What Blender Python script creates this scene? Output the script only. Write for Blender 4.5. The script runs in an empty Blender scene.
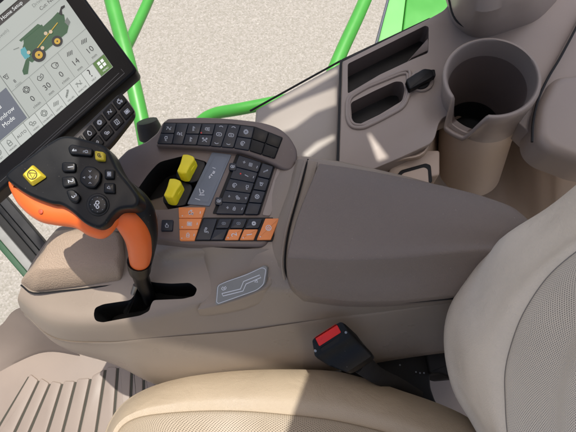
import bpy, bmesh, math, random
from mathutils import Vector
random.seed(7)
S = bpy.context.scene
C = S.collection
PI = math.pi
# ------------------------------------------------------------ camera, world, sun, exposure
PITCH = math.radians(68)
CAM = Vector((0, 0, .52))
FOC = 479.0
cd = bpy.data.cameras.new('camera'); cam = bpy.data.objects.new('camera', cd); C.objects.link(cam)
cam.location = CAM; cam.rotation_euler = (PI / 2 - PITCH, 0, 0)
cd.sensor_width = 36; cd.lens = 36 * FOC / 576; cd.clip_start = .01; cd.clip_end = 200
S.camera = cam
SUN = Vector((.05, .15, .985)).normalized()          # towards the sun
w = bpy.data.worlds.new('World'); S.world = w; w.use_nodes = True
wn = w.node_tree; bg = wn.nodes['Background']
sky = wn.nodes.new('ShaderNodeTexSky'); sky.sky_type = 'NISHITA'; sky.sun_disc = False; sky.air_density = .8; sky.dust_density = 4.5; sky.ozone_density = .5
sky.sun_elevation = math.asin(SUN.z); sky.sun_rotation = math.atan2(SUN.x, SUN.y)
wn.links.new(sky.outputs[0], bg.inputs[0]); bg.inputs[1].default_value = .15
sd = bpy.data.lights.new('sun', 'SUN'); sd.energy = 3.7; sd.angle = math.radians(.5); sd.color = (1, .955, .88)
so = bpy.data.objects.new('sun', sd); C.objects.link(so); so.rotation_euler = SUN.to_track_quat('Z', 'Y').to_euler()
S.view_settings.view_transform = 'Standard'; S.view_settings.look = 'None'
S.view_settings.exposure = .32; S.view_settings.gamma = 1

# ------------------------------------------------------------ helpers: measuring
FW = Vector((0, math.cos(PITCH), -math.sin(PITCH))); UP = Vector((0, math.sin(PITCH), math.cos(PITCH)))
def ray(px, py):
    return FW + Vector((1, 0, 0)) * ((px - 288) / FOC) - UP * ((py - 216) / FOC)
def P(px, py, z):
    d = ray(px, py); return CAM + d * ((z - CAM.z) / d.z)
class Pl:
    def __init__(s, point, normal):
        s.p = Vector(point); s.n = Vector(normal).normalized()
        s.u = Vector((1, 0, 0)); s.u = (s.u - s.n * s.u.dot(s.n)).normalized(); s.v = s.n.cross(s.u)
    def at(s, px, py, off=0):
        d = ray(px, py); t = ((s.p + s.n * off - CAM).dot(s.n)) / d.dot(s.n); return CAM + d * t
    def loc(s, q): return ((q - s.p).dot(s.u), (q - s.p).dot(s.v))
    def w(s, a, b, off): return s.p + s.u * a + s.v * b + s.n * off
def Z(z): return Pl((0, 0, z), (0, 0, 1))
def area(p): return sum(p[i][0] * p[(i + 1) % len(p)][1] - p[(i + 1) % len(p)][0] * p[i][1] for i in range(len(p))) / 2
def rnd(p, r, seg=5):
    out = []; n = len(p)
    for i in range(n):
        rr = r[i] if isinstance(r, (list, tuple)) else r
        a = Vector(p[i - 1]); b = Vector(p[i]); c = Vector(p[(i + 1) % n])
        e1 = a - b; e2 = c - b; k = min(rr, e1.length * .45, e2.length * .45)
        if k < 1e-5: out.append(tuple(b)); continue
        s = b + e1.normalized() * k; t = b + e2.normalized() * k
        for j in range(seg + 1):
            f = j / seg; q = s * (1 - f) ** 2 + b * 2 * f * (1 - f) + t * f * f; out.append(tuple(q))
    return out
def cr(a, b, c, d, t):
    return .5 * ((2 * b) + (c - a) * t + (2 * a - 5 * b + 4 * c - d) * t * t + (3 * b - a - 3 * c + d) * t ** 3)
def spl(pts, n, closed=False):
    pts = [Vector(q) for q in pts]; m = len(pts); out = []
    segs = m if closed else m - 1
    for i in range(segs):
        if closed: a, b, c, d = pts[i - 1], pts[i], pts[(i + 1) % m], pts[(i + 2) % m]
        else:
            b, c = pts[i], pts[i + 1]
            a = pts[i - 1] if i else b * 2 - c
            d = pts[i + 2] if i + 2 < m else c * 2 - b
        for j in range(n): out.append(cr(a, b, c, d, j / n))
    if not closed: out.append(pts[-1])
    return out
def sm(p, n=5): return [tuple(q) for q in spl(p, n, True)]

# ------------------------------------------------------------ helpers: meshes
class MB:
    def __init__(s): s.v = []; s.f = []; s.m = []; s.sm = []; s.uv = None
    def face(s, ids, mi=0, smooth=True): s.f.append(tuple(ids)); s.m.append(mi); s.sm.append(smooth)
    def stack(s, rings, mi=0, caps=(True, True)):
        """rings of world points joined bottom to top, counter-clockwise seen from the top"""
        b = len(s.v); n = len(rings[0])
        for r in rings: s.v += [Vector(q) for q in r]
        for k in range(len(rings) - 1):
            for i in range(n):
                j = (i + 1) % n
                s.face((b + k * n + i, b + k * n + j, b + (k + 1) * n + j, b + (k + 1) * n + i), mi)
        if caps[0]: s.face([b + i for i in range(n)][::-1], mi, False)
        if caps[1]: s.face([b + (len(rings) - 1) * n + i for i in range(n)], mi, False)
        return s
    def prism(s, pl, poly, hi, lo, bev=.0008, mi=0, seg=3, flare=0, capmi=None):
        q = [pl.loc(pl.at(x, y, hi)) for x, y in poly]
        c = []
        for a in q:
            if not c or math.hypot(a[0] - c[-1][0], a[1] - c[-1][1]) > 1e-5: c.append(a)
        q = c
        if area(q) < 0: q = q[::-1]
        n = len(q)
        nor = []
        for i in range(n):
            a, b, c = q[i - 1], q[i], q[(i + 1) % n]
            e1 = Vector((b[0] - a[0], b[1] - a[1])); e2 = Vector((c[0] - b[0], c[1] - b[1]))
            if e1.length < 1e-9 or e2.length < 1e-9: nor.append(Vector((0, 0))); continue
            e1.normalize(); e2.normalize()
            m = Vector((-e1.y - e2.y, e1.x + e2.x)); k = m.length
            m = m / k if k > 1e-6 else Vector((-e1.y, e1.x))
            co = max(.5, m.dot(Vector((-e1.y, e1.x)))); nor.append(m / co)
        def ring(ins, off): return [pl.w(q[i][0] + nor[i].x * ins, q[i][1] + nor[i].y * ins, off) for i in range(n)]
        rings = [ring(-flare, lo)]
        if bev > 0:
            for k in range(seg + 1):
                t = k / seg * PI / 2; rings.append(ring(bev * (1 - math.cos(t)), hi - bev * (1 - math.sin(t))))
        else: rings.append(ring(0, hi))
        s.stack(rings, mi)
        if capmi is not None: s.m[-1] = capmi
        return s
    def flat(s, pl, poly, off, mi=0):
        q = [pl.at(x, y, off) for x, y in poly]
        if area([pl.loc(a) for a in q]) < 0: q = q[::-1]
        b = len(s.v); s.v += q; s.face([b + i for i in range(len(q))], mi, False); return s
    def line(s, pl, pts, off, wd, mi=0, closed=False):
        """ribbon in the plane through picture points, wd in picture points"""
        p = [Vector((x, y)) for x, y in pts]; n = len(p)
        L = []; R = []
        for i in range(n):
            a = p[i - 1] if (i or closed) else p[i]; c = p[(i + 1) % n] if (i < n - 1 or closed) else p[i]
            d = c - a
            if d.length < 1e-6: d = Vector((1, 0))
            d.normalize(); nn = Vector((-d.y, d.x)) * wd / 2
            L.append(p[i] + nn); R.append(p[i] - nn)
        b = len(s.v)
        for i in range(n): s.v += [pl.at(L[i].x, L[i].y, off), pl.at(R[i].x, R[i].y, off)]
        for i in range(n if closed else n - 1):
            j = (i + 1) % n; s.face((b + 2 * i, b + 2 * i + 1, b + 2 * j + 1, b + 2 * j), mi, False)
        return s
    def tube(s, pts, rad, seg=12, mi=0, n=0, flat=1.0):
        if n:
            k = len(pts); rr = rad if isinstance(rad, (list, tuple)) else [rad] * k
            p4 = spl([Vector((*q, r)) for q, r in zip(pts, rr)], n)
            pts = [Vector(q[:3]) for q in p4]; rad = [q[3] for q in p4]
        pts = [Vector(q) for q in pts]; k = len(pts)
        if not isinstance(rad, (list, tuple)): rad = [rad] * k
        t0 = (pts[1] - pts[0]).normalized(); up = Vector((0, 0, 1)) if abs(t0.z) < .9 else Vector((1, 0, 0))
        nn = (up - t0 * up.dot(t0)).normalized(); rings = []
        for i in range(k):
            t = (pts[min(i + 1, k - 1)] - pts[max(i - 1, 0)]).normalized()
            nn = (nn - t * nn.dot(t)).normalized(); bb = t.cross(nn)
            rings.append([pts[i] + nn * (math.cos(a) * rad[i]) + bb * (math.sin(a) * rad[i] * flat) for a in [2 * PI * j / seg for j in range(seg)]])
        s.stack(rings, mi); return s
    def ringtube(s, pts, rad, seg=8, mi=0):
        pts = [Vector(q) for q in pts]; k = len(pts); b = len(s.v)
        for i in range(k):
            t = (pts[(i + 1) % k] - pts[i - 1]).normalized()
            nn = Vector((0, 0, 1)); nn = (nn - t * nn.dot(t)).normalized(); bb = t.cross(nn)
            for j in range(seg):
                a = 2 * PI * j / seg; s.v.append(pts[i] + nn * math.cos(a) * rad + bb * math.sin(a) * rad)
        for i in range(k):
            for j in range(seg):
                s.face((b + i * seg + j, b + i * seg + (j + 1) % seg, b + ((i + 1) % k) * seg + (j + 1) % seg, b + ((i + 1) % k) * seg + j), mi)
        return s
    def patch(s, rows, nu=6, nv=6, thick=.01, dirv=(0, 0, -1), mi=0, open_=False):
        """smooth sheet through rows of world points, closed into a solid"""
        R = [spl(r, nu) for r in rows]; m = len(R[0])
        cols = [spl([R[k][i] for k in range(len(R))], nv) for i in range(m)]
        G = [[cols[i][k] for i in range(m)] for k in range(len(cols[0]))]
        nr = len(G); b = len(s.v); dv = Vector(dirv) * thick
        for r in G: s.v += r
        lu = sum((G[nr // 2][i + 1] - G[nr // 2][i]).length for i in range(m - 1)) / (m - 1)
        lv = sum((G[k + 1][m // 2] - G[k][m // 2]).length for k in range(nr - 1)) / (nr - 1)
        if s.uv is None: s.uv = {}
        for k in range(nr):
            for i in range(m): s.uv[b + k * m + i] = (i * lu, k * lv)
        idx = lambda k, i: b + k * m + i
        for k in range(nr - 1):
            for i in range(m - 1): s.face((idx(k, i), idx(k + 1, i), idx(k + 1, i + 1), idx(k, i + 1)), mi)
        if open_: return s
        o = len(s.v) - b
        for r in G: s.v += [q + dv for q in r]
        for k in range(nr - 1):
            for i in range(m - 1): s.face((idx(k, i) + o, idx(k, i + 1) + o, idx(k + 1, i + 1) + o, idx(k + 1, i) + o), mi)
        bd = [idx(0, i) for i in range(m)] + [idx(k, m - 1) for k in range(1, nr)] + [idx(nr - 1, i) for i in range(m - 2, -1, -1)] + [idx(k, 0) for k in range(nr - 2, 0, -1)]
        for a in range(len(bd)):
            c = bd[(a + 1) % len(bd)]; s.face((bd[a], c, c + o, bd[a] + o), mi)
        return s
_fc = {}
def glyphs(t):
    if t not in _fc:
        c = bpy.data.curves.new('t', 'FONT'); c.body = t; c.align_x = 'CENTER'; c.align_y = 'CENTER'; c.resolution_u = 3
        o = bpy.data.objects.new('t', c); C.objects.link(o)
        me = bpy.data.meshes.new_from_object(o.evaluated_get(bpy.context.evaluated_depsgraph_get()))
        _fc[t] = ([tuple(v.co[:2]) for v in me.vertices], [tuple(p.vertices) for p in me.polygons])
        bpy.data.objects.remove(o); bpy.data.curves.remove(c); bpy.data.meshes.remove(me)
    return _fc[t]
def text(mb, pl, t, cx, cy, size, ang, off, mi, sx=1.0, fat=0, left=False):
    vs, fs = glyphs(t); b = len(mb.v); a = math.radians(ang); ca, sa = math.cos(a), math.sin(a)
    x0 = min(v[0] for v in vs) if left else 0
    for x, y in vs:
        x = (x - x0) * size * sx; y *= size
        mb.v.append(pl.at(cx + x * ca - y * sa, cy - x * sa - y * ca, off))
    for f in fs: mb.face([b + i for i in f], mi, False)
def obj(name, mb, mats, parent=None, label=None, sharp=35, bevel=0, origin=None):
    me = bpy.data.meshes.new(name)
    root = parent
    while root is not None and root.parent is not None: root = root.parent
    o0 = root.location if root is not None else Vector(origin or (0, 0, 0))
    me.from_pydata([tuple(v - o0) for v in mb.v], [], mb.f)
    if not isinstance(mats, (list, tuple)): mats = [mats]
    for m in mats: me.materials.append(m)
    me.polygons.foreach_set('material_index', mb.m); me.polygons.foreach_set('use_smooth', mb.sm)
    if mb.uv:
        uvl = me.uv_layers.new(name='UVMap')
        for lp in me.loops: uvl.data[lp.index].uv = mb.uv.get(lp.vertex_index, (0, 0))
    me.update()
    bm = bmesh.new(); bm.from_mesh(me); bmesh.ops.remove_doubles(bm, verts=bm.verts, dist=1e-6)
    if len(bm.faces) < 60000: bmesh.ops.recalc_face_normals(bm, faces=bm.faces)
    bm.to_mesh(me); bm.free()
    o = bpy.data.objects.new(name, me); C.objects.link(o)
    if parent is not None: o.parent = parent
    else: o.location = o0
    if bevel:
        md = o.modifiers.new('b', 'BEVEL'); md.width = bevel; md.segments = 3; md.limit_method = 'ANGLE'; md.angle_limit = math.radians(40)
    me.set_sharp_from_angle(angle=math.radians(sharp))
    if label: o['label'] = label
    return o
def cut(o, mb):
    """cut a closed shape out of a mesh object, and keep the result as plain mesh"""
    me = bpy.data.meshes.new('cutter'); r = o
    while r.parent is not None: r = r.parent
    me.from_pydata([tuple(v - r.location) for v in mb.v], [], mb.f)
    for m in o.data.materials: me.materials.append(m)
    me.polygons.foreach_set('material_index', mb.m)
    bm = bmesh.new(); bm.from_mesh(me); bmesh.ops.recalc_face_normals(bm, faces=bm.faces); bm.to_mesh(me); bm.free()
    c = bpy.data.objects.new('cutter', me); C.objects.link(c); c.location = r.location
    bpy.context.view_layer.update()
    md = o.modifiers.new('c', 'BOOLEAN'); md.object = c; md.operation = 'DIFFERENCE'; md.solver = 'EXACT'
    dg = bpy.context.evaluated_depsgraph_get()
    new = bpy.data.meshes.new_from_object(o.evaluated_get(dg)); old = o.data
    o.modifiers.remove(md); o.data = new; bpy.data.objects.remove(c); bpy.data.meshes.remove(me)
    new.set_sharp_from_angle(angle=math.radians(35)); new.name = old.name
    return o
def thing(name, label, cat, loc, group=None):
    o = bpy.data.objects.new(name, None); C.objects.link(o); o.location = loc; o.empty_display_size = .02
    o['label'] = label; o['category'] = cat
    if group: o['group'] = group
    return o

# ------------------------------------------------------------ materials
def lin(c): return tuple(((x / 255) / 12.92 if x <= 10 else ((x / 255 + .055) / 1.055) ** 2.4) for x in c)
def mat(name, rgb, rough=.5, var=.0, vscale=8, grain=0, gscale=900, gdist=.0002, metal=0, spec=.5, coat=0, voro=False, dust=.0, wr=0):
    m = bpy.data.materials.new(name); m.use_nodes = True; nt = m.node_tree; b = nt.nodes['Principled BSDF']
    col = lin(rgb); b.inputs['Base Color'].default_value = (*col, 1); b.inputs['Roughness'].default_value = rough
    b.inputs['Metallic'].default_value = metal; b.inputs['Specular IOR Level'].default_value = spec; b.inputs['Coat Weight'].default_value = coat
    tc = nt.nodes.new('ShaderNodeTexCoord')
    if var:
        n = nt.nodes.new('ShaderNodeTexNoise'); n.inputs['Scale'].default_value = vscale; n.inputs['Detail'].default_value = 6
        nt.links.new(tc.outputs['Object'], n.inputs['Vector'])
        r = nt.nodes.new('ShaderNodeMapRange'); r.inputs[1].default_value = .3; r.inputs[2].default_value = .7; r.inputs[3].default_value = 1 - var; r.inputs[4].default_value = 1 + var
        nt.links.new(n.outputs['Fac'], r.inputs[0])
        mx = nt.nodes.new('ShaderNodeMix'); mx.data_type = 'RGBA'; mx.blend_type = 'MULTIPLY'; mx.inputs[0].default_value = 1
        mx.inputs[6].default_value = (*col, 1); nt.links.new(r.outputs[0], mx.inputs[7]); nt.links.new(mx.outputs[2], b.inputs['Base Color'])
        r2 = nt.nodes.new('ShaderNodeMapRange'); r2.inputs[1].default_value = .3; r2.inputs[2].default_value = .7
        r2.inputs[3].default_value = rough - .08; r2.inputs[4].default_value = rough + .1; nt.links.new(n.outputs['Fac'], r2.inputs[0]); nt.links.new(r2.outputs[0], b.inputs['Roughness'])
    if dust:
        dn = nt.nodes.new('ShaderNodeTexNoise'); dn.inputs['Scale'].default_value = 620; dn.inputs['Detail'].default_value = 2; nt.links.new(tc.outputs['Object'], dn.inputs['Vector'])
        dr_ = nt.nodes.new('ShaderNodeMapRange'); dr_.inputs[1].default_value = .735; dr_.inputs[2].default_value = .80; dr_.inputs[4].default_value = dust; nt.links.new(dn.outputs['Fac'], dr_.inputs[0])
        dm = nt.nodes.new('ShaderNodeMix'); dm.data_type = 'RGBA'; dm.inputs[7].default_value = (.55, .5, .44, 1); nt.links.new(dr_.outputs[0], dm.inputs[0])
        if b.inputs['Base Color'].links: nt.links.new(b.inputs['Base Color'].links[0].from_socket, dm.inputs[6])
        else: dm.inputs[6].default_value = (*col, 1)
        nt.links.new(dm.outputs[2], b.inputs['Base Color'])
    if grain:
        if voro:
            g = nt.nodes.new('ShaderNodeTexVoronoi'); g.feature = 'DISTANCE_TO_EDGE'; g.inputs['Scale'].default_value = gscale; oo = g.outputs['Distance']
        else:
            g = nt.nodes.new('ShaderNodeTexNoise'); g.inputs['Scale'].default_value = gscale; g.inputs['Detail'].default_value = 3; oo = g.outputs['Fac']
        nt.links.new(tc.outputs['Object'], g.inputs['Vector'])
        bp = nt.nodes.new('ShaderNodeBump'); bp.inputs['Strength'].default_value = grain; bp.inputs['Distance'].default_value = gdist
        nt.links.new(oo, bp.inputs['Height']); nt.links.new(bp.outputs[0], b.inputs['Normal'])
        if wr:
            wnz = nt.nodes.new('ShaderNodeTexNoise'); wnz.inputs['Scale'].default_value = 22; wnz.inputs['Detail'].default_value = 4; wnz.inputs['Distortion'].default_value = 1.2; nt.links.new(tc.outputs['Object'], wnz.inputs['Vector'])
            wb = nt.nodes.new('ShaderNodeBump'); wb.inputs['Strength'].default_value = .6; wb.inputs['Distance'].default_value = wr
            nt.links.new(wnz.outputs['Fac'], wb.inputs['Height']); nt.links.new(wb.outputs[0], bp.inputs['Normal'])
    return m
def emis(name, rgb, k=1.0, rough=.25):
    m = mat(name, (20, 20, 20), rough); b = m.node_tree.nodes['Principled BSDF']
    b.inputs['Emission Color'].default_value = (*lin(rgb), 1); b.inputs['Emission Strength'].default_value = k; return m
M = {}
M['body'] = mat('taupe_plastic', (141, 128, 114), .32, .05, 14, .25, 1400, .0002, dust=.6)
M['lid'] = mat('lid_soft_plastic', (116, 104, 95), .4, .04, 10, .7, 760, .0006, voro=True, dust=.6)
M['panel'] = mat('panel_plastic', (108, 95, 88), .42, .05, 14, .2, 1600, .0001, dust=.6)
M['gap'] = mat('black_gap', (8, 8, 8), .7)
M['pad'] = mat('grained_pad_vinyl', (160, 140, 120), .42, .04, 20, 1.0, 640, .0009)
M['deck'] = mat('grey_trim_plastic', (150, 137, 127), .38, .05, 9, .2, 1500, .0001, dust=.6)
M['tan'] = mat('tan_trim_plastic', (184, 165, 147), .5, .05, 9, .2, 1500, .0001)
M['sill'] = mat('silver_grey_sill', (150, 142, 133), .35, .04, 6, .15, 1500, .0001)
M['black'] = mat('black_plastic', (10, 11, 12), .4, .1, 30, .2, 1500, .0001, spec=.3, dust=.5)
M['blackm'] = mat('black_matte', (16, 16, 17), .6, .1, 30, .2, 1200, .0002)
M['gloss'] = mat('black_gloss', (8, 8, 9), .38, spec=.25)
M['key'] = mat('black_button', (18, 25, 37), .4, .08, 60, .15, 1500, .0001)
M['keylit'] = mat('joystick_button', (9, 10, 11), .32, .08, 60, spec=.35)
M['ink'] = mat('pale_print', (205, 208, 212), .6)
M['kink'] = mat('key_print', (172, 176, 182), .6)
M['dim'] = mat('grey_print', (110, 116, 124), .6)
M['red'] = mat('red_plastic', (214, 30, 24), .35, .04, 60)
M['orange'] = mat('orange_plastic', (232, 106, 40), .4, .05, 30, .2, 1200, .0001)
M['obtn'] = mat('orange_button', (232, 138, 74), .45, .04, 60)
M['yellow'] = mat('yellow_plastic', (248, 228, 36), .4, .05, 60)
M['ykey'] = mat('yellow_key_plastic', (206, 182, 44), .4, .05, 60)
M['plate'] = mat('grey_plate', (128, 128, 124), .4, .05, 60)
M['lplate'] = mat('blue_grey_label', (104, 112, 122), .4, .04, 60)
M['green'] = mat('green_paint', (68, 150, 58), .34, .08, 12, .15, 60, .001)
M['dgreen'] = mat('dark_green_paint', (30, 70, 40), .4, .08, 12)
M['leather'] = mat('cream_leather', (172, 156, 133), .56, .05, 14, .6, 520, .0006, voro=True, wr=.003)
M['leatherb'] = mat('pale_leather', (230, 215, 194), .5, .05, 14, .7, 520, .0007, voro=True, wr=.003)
M['mat'] = mat('floor_mat_rubber', (134, 121, 110), .5, .06, 12, .3, 500, .0003)
M['metal'] = mat('steel', (150, 150, 150), .3, metal=1)
M['roof'] = mat('shade_roof_lining', (190, 186, 180), .8)
def perf(name, rgb, hole, sp, r0, rough=.5):
    m = mat(name, rgb, rough, .04, 14, .4, 700, .0003); nt = m.node_tree; b = nt.nodes['Principled BSDF']
    uv = nt.nodes.new('ShaderNodeUVMap'); uv.uv_map = 'UVMap'
    sc = nt.nodes.new('ShaderNodeMapping'); sc.inputs['Scale'].default_value = (1 / sp, 1 / sp, 1); sc.inputs['Rotation'].default_value = (0, 0, math.radians(45))
    nt.links.new(uv.outputs[0], sc.inputs[0])
    fr = nt.nodes.new('ShaderNodeVectorMath'); fr.operation = 'FRACTION'; nt.links.new(sc.outputs[0], fr.inputs[0])
    di = nt.nodes.new('ShaderNodeVectorMath'); di.operation = 'DISTANCE'; di.inputs[1].default_value = (.5, .5, 0); nt.links.new(fr.outputs[0], di.inputs[0])
    mr = nt.nodes.new('ShaderNodeMapRange'); mr.inputs[1].default_value = r0; mr.inputs[2].default_value = r0 + .12; nt.links.new(di.outputs['Value'], mr.inputs[0])
    old = b.inputs['Base Color'].links[0].from_socket
    mx = nt.nodes.new('ShaderNodeMix'); mx.data_type = 'RGBA'; mx.inputs[6].default_value = (*lin(hole), 1)
    nt.links.new(mr.outputs[0], mx.inputs[0]); nt.links.new(old, mx.inputs[7]); nt.links.new(mx.outputs[2], b.inputs['Base Color'])
    bp = nt.nodes.new('ShaderNodeBump'); bp.inputs['Strength'].default_value = .8; bp.inputs['Distance'].default_value = .0008
    nt.links.new(mr.outputs[0], bp.inputs['Height']); nt.links.new(bp.outputs[0], b.inputs['Normal'])
    return m
M['perfb'] = perf('perforated_pale_leather', (222, 208, 188), (128, 119, 108), .0022, .17)
M['perfs'] = perf('perforated_cream_leather', (158, 142, 118), (98, 85, 68), .0021, .17)

# ------------------------------------------------------------ the setting
def gravel():
    m = bpy.data.materials.new('pale_gravel'); m.use_nodes = True; nt = m.node_tree; b = nt.nodes['Principled BSDF']; b.inputs['Roughness'].default_value = .9
    tc = nt.nodes.new('ShaderNodeTexCoord')
    v = nt.nodes.new('ShaderNodeTexVoronoi'); v.inputs['Scale'].default_value = 95; nt.links.new(tc.outputs['Object'], v.inputs[0])
    n = nt.nodes.new('ShaderNodeTexNoise'); n.inputs['Scale'].default_value = 70; n.inputs['Detail'].default_value = 8; n.inputs['Roughness'].default_value = .7; nt.links.new(tc.outputs['Object'], n.inputs['Vector'])
    r = nt.nodes.new('ShaderNodeValToRGB'); e = r.color_ramp.elements
    e[0].position = .0; e[0].color = (*lin((80, 78, 73)), 1); e[1].position = 1; e[1].color = (*lin((206, 202, 188)), 1)
    e.new(.25).color = (*lin((136, 132, 121)), 1); e.new(.7).color = (*lin((156, 151, 143)), 1)
    s = nt.nodes.new('ShaderNodeSeparateColor'); nt.links.new(v.outputs['Color'], s.inputs[0])
    a = nt.nodes.new('ShaderNodeMix'); a.inputs[0].default_value = .55; nt.links.new(s.outputs[0], a.inputs[2]); nt.links.new(n.outputs['Fac'], a.inputs[3])
    nt.links.new(a.outputs[0], r.inputs[0]); nt.links.new(r.outputs[0], b.inputs['Base Color'])
    bp = nt.nodes.new('ShaderNodeBump'); bp.inputs['Strength'].default_value = .45; bp.inputs['Distance'].default_value = .01
    nt.links.new(v.outputs['Distance'], bp.inputs['Height']); bp.invert = True; nt.links.new(bp.outputs[0], b.inputs['Normal'])
    return m
g = MB(); g.v = [Vector(q) for q in ((-60, -60, -2.2), (60, -60, -2.2), (60, 60, -2.2), (-60, 60, -2.2))]; g.face((0, 1, 2, 3), 0, False)
o = obj('ground', g, gravel()); o['kind'] = 'structure'

# cab floor under the console
FZ = Z(-.45)
fl = MB(); fl.prism(FZ, rnd([(-14, 352), (16, 322), (60, 300), (150, 290), (900, 290), (1000, 620), (300, 700), (-40, 620)], 14), 0, -.03, .006)
o = obj('cab_floor', fl, M['mat']); o['kind'] = 'structure'

# unseen roof added above the camera, its outline shaped to cast the console's shade
def shade(px, py, z, zr=.86):
    q = P(px, py, z); t = (zr - q.z) / SUN.z; q = q + SUN * t; return (q.x, q.y, zr)
edge = [shade(128, 150, 0), shade(128, 300, -.055), shade(134, 322, -.06), shade(312, 362, -.165), shade(286, 432, -.12)]
edge2 = [shade(336, 160, -.05), shade(336, 66, -.05)]
tail = [(.35, -1.0, .86), (1.2, -1.0, .86), (1.2, .95, .86)]
poly = [edge[4], (edge[4][0], -.75, .86), (.52, -.75, .86), (.52, .82, .86), (edge2[1][0], .82, .86), shade(336, 60, -.06), shade(250, 106, -.06), shade(165, 112, 0), edge[0], edge[1], edge[2], edge[3]]
rf = thing('shade_roof', 'unseen pale cab roof, added and shaped to shade the seat and console', 'roof', (.4, 0, .86))
rb = MB(); rb.stack([[Vector((x, y, z)) for x, y, z in poly], [Vector((x, y, z + .05)) for x, y, z in poly]])
rp = obj('shade_roof_panel', rb, M['roof'], rf)
vb = MB(); vq = [Vector(shade(x, y, .13)) + Vector((0, 0, .06)) for x, y in ((-120, 120), (-120, -120), (110, -120), (150, 70), (140, 108), (70, 118), (30, 132), (-10, 150), (-90, 180))]
vb.stack([vq, [v + Vector((0, 0, .02)) for v in vq]]); obj('screen_shade', vb, M['roof'], rf)  # unseen slab added to keep the sun off the screen
for hole, hz in (([(424, 366), (456, 366), (456, 408), (424, 408)], -.45), ([(256, 124), (274, 110), (304, 96), (338, 83), (338, 104), (316, 112), (294, 128), (276, 134)], -.06), ([(266, 103), (300, 84), (339, 64), (339, 72), (306, 91), (272, 108)], -.06),
                 ([(302, 152), (318, 138), (336, 130), (336, 138), (320, 148), (306, 158)], -.06), ([(366, 129), (371.5, 129), (392, 156), (378, 161)], -.045), ([(392, 168), (409, 161.5), (412, 165), (396, 171)], -.07)):
    q_ = [Vector(shade(x, y, hz)) for x, y in hole]; c = MB(); c.stack([[v - Vector((0, 0, .05)) for v in q_], [v + Vector((0, 0, .1)) for v in q_]]); cut(rp, c)  # openings cut in the added roof to place the sun patches

# ------------------------------------------------------------ green handrails outside
def rail(label, pts, r, cat='handrail'):
    q = [P(*p) for p in pts]; t = thing('handrail', label, cat, (q[-1].x, q[-1].y, q[-1].z), 'green handrails outside the cab')
    mb = MB(); mb.tube(q, r, 20, 0, 8); obj('rail_tube', mb, M['green'], t); return t
ra = rail('long green handrail running down beside the screen corner', [(104, -30, -.30), (114, 10, -.31), (128, 62, -.33), (141, 118, -.36), (147, 150, -.38)], .0165)
mb = MB(); mb.tube([P(147, 121, -.30), P(149, 127, -.31), P(151, 138, -.33)], [.021, .024, .024], 20); obj('rail_foot_cap', mb, M['blackm'], ra)
rail('short green handrail meeting the long one behind the screen', [(158, -22, -.40), (146, 6, -.40), (133, 34, -.39), (124, 52, -.38)], .0125)
rail('bent green handrail passing behind the top button strip', [(192, 142, -.42), (199, 124, -.40), (214, 114, -.38), (240, 109, -.36), (292, 99, -.34)], .0135)
rail('straight green handrail slanting across at the top right', [(376, -25, -.40), (358, 16, -.41), (341, 53, -.42), (325, 92, -.43)], .0165)
t = thing('engine_side_panel', 'bright green body panel with pale glazing beyond the rear tray', 'panel', tuple(P(415, 10, -.5)))
pg = Z(-.5)
mb = MB(); mb.prism(pg, [(414, -60), (520, -60), (470, 60), (402, 40)], 0, -.3, .004); obj('green_panel', mb, M['green'], t)
mb = MB(); mb.prism(pg, [(401, -60), (413, -60), (400, 45), (376, 55)], -.006, -.3, .002); obj('pale_panel', mb, mat('pale_green_reflection', (112, 186, 104), .3, .05), t)  # flat pale green stands in for reflections in the glazing
mb = MB(); mb.tube([P(404, -60, -.49), P(374, 52, -.49)], .004); obj('seal', mb, M['metal'], t)

# dark green door frame at the lower left
t = thing('door_frame', 'dark green cab frame bar with black seal left of the console', 'frame', tuple(P(10, 240, -.3)))
def band(a, b, c, d, z): return [(-80, a - 88), (-80, b - 88), (64, d + 38), (64, c + 38)], Z(z)
k = 0
for nm, y0, y1, z, mm in (('seal', 190, 204, -.292, 'blackm'), ('inner_trim', 204, 213, -.296, 'black'), ('channel', 213, 226, -.304, 'gap'), ('glazing_bead', 226, 240, -.297, 'plate'), ('outer_bar', 240, 250, -.294, 'dgreen')):
    sl = 1.17
    poly = [(-80, y0 - 80 * sl), (64, y0 + 64 * sl), (64, y1 + 64 * sl), (-80, y1 - 80 * sl)]
    mb = MB(); mb.prism(Z(z), poly, 0, -.03, .002); obj(nm, mb, M[mm], t)

# floor mat with fanned ribs
t = thing('floor_mat', 'beige ribbed rubber mat on the sunlit cab floor', 'mat', tuple(P(80, 400, -.445)))
FM = Z(-.445)
mb = MB(); mb.prism(FM, rnd([(-30, 352), (24, 340), (60, 338), (200, 350), (260, 480), (-120, 480)], 12), .002, -.004, .0015); obj('mat_base', mb, M['mat'], t)
mb = MB()
gro = [((29, 377), (-13, 446)), ((39.5, 381), (8, 446)), (( 50.5, 384), (23, 446)), ((62.7, 384), (43, 446)), ((76, 382), (59, 446)), ((90.8, 379), (76, 446)), ((105.6, 370), (94, 446)), ((118, 368), (112, 446)), ((132, 372), (129, 446)), ((144, 380), (143, 446)), ((157, 386), (158, 446))]
for i in range(len(gro) - 1):
    a0, a1 = gro[i]; b0, b1 = gro[i + 1]
    mb.prism(FM, rnd([(a0[0] + 1.3, a0[1] - 3), (b0[0] - 1.5, b0[1] - 1), (b1[0] - 1.5, b1[1]), (a1[0] + 1.5, a1[1])], 2), .0045, -.002, .0016)
obj('mat_rib', mb, M['mat'], t, 'raised ribs between dark green grooves')
mb = MB()
for a, b in gro: mb.line(FM, [a, b], .0026, 2.2)
obj('groove_lining', mb, mat('groove_brown', (58, 56, 46), .8), t)
mb = MB()
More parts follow.
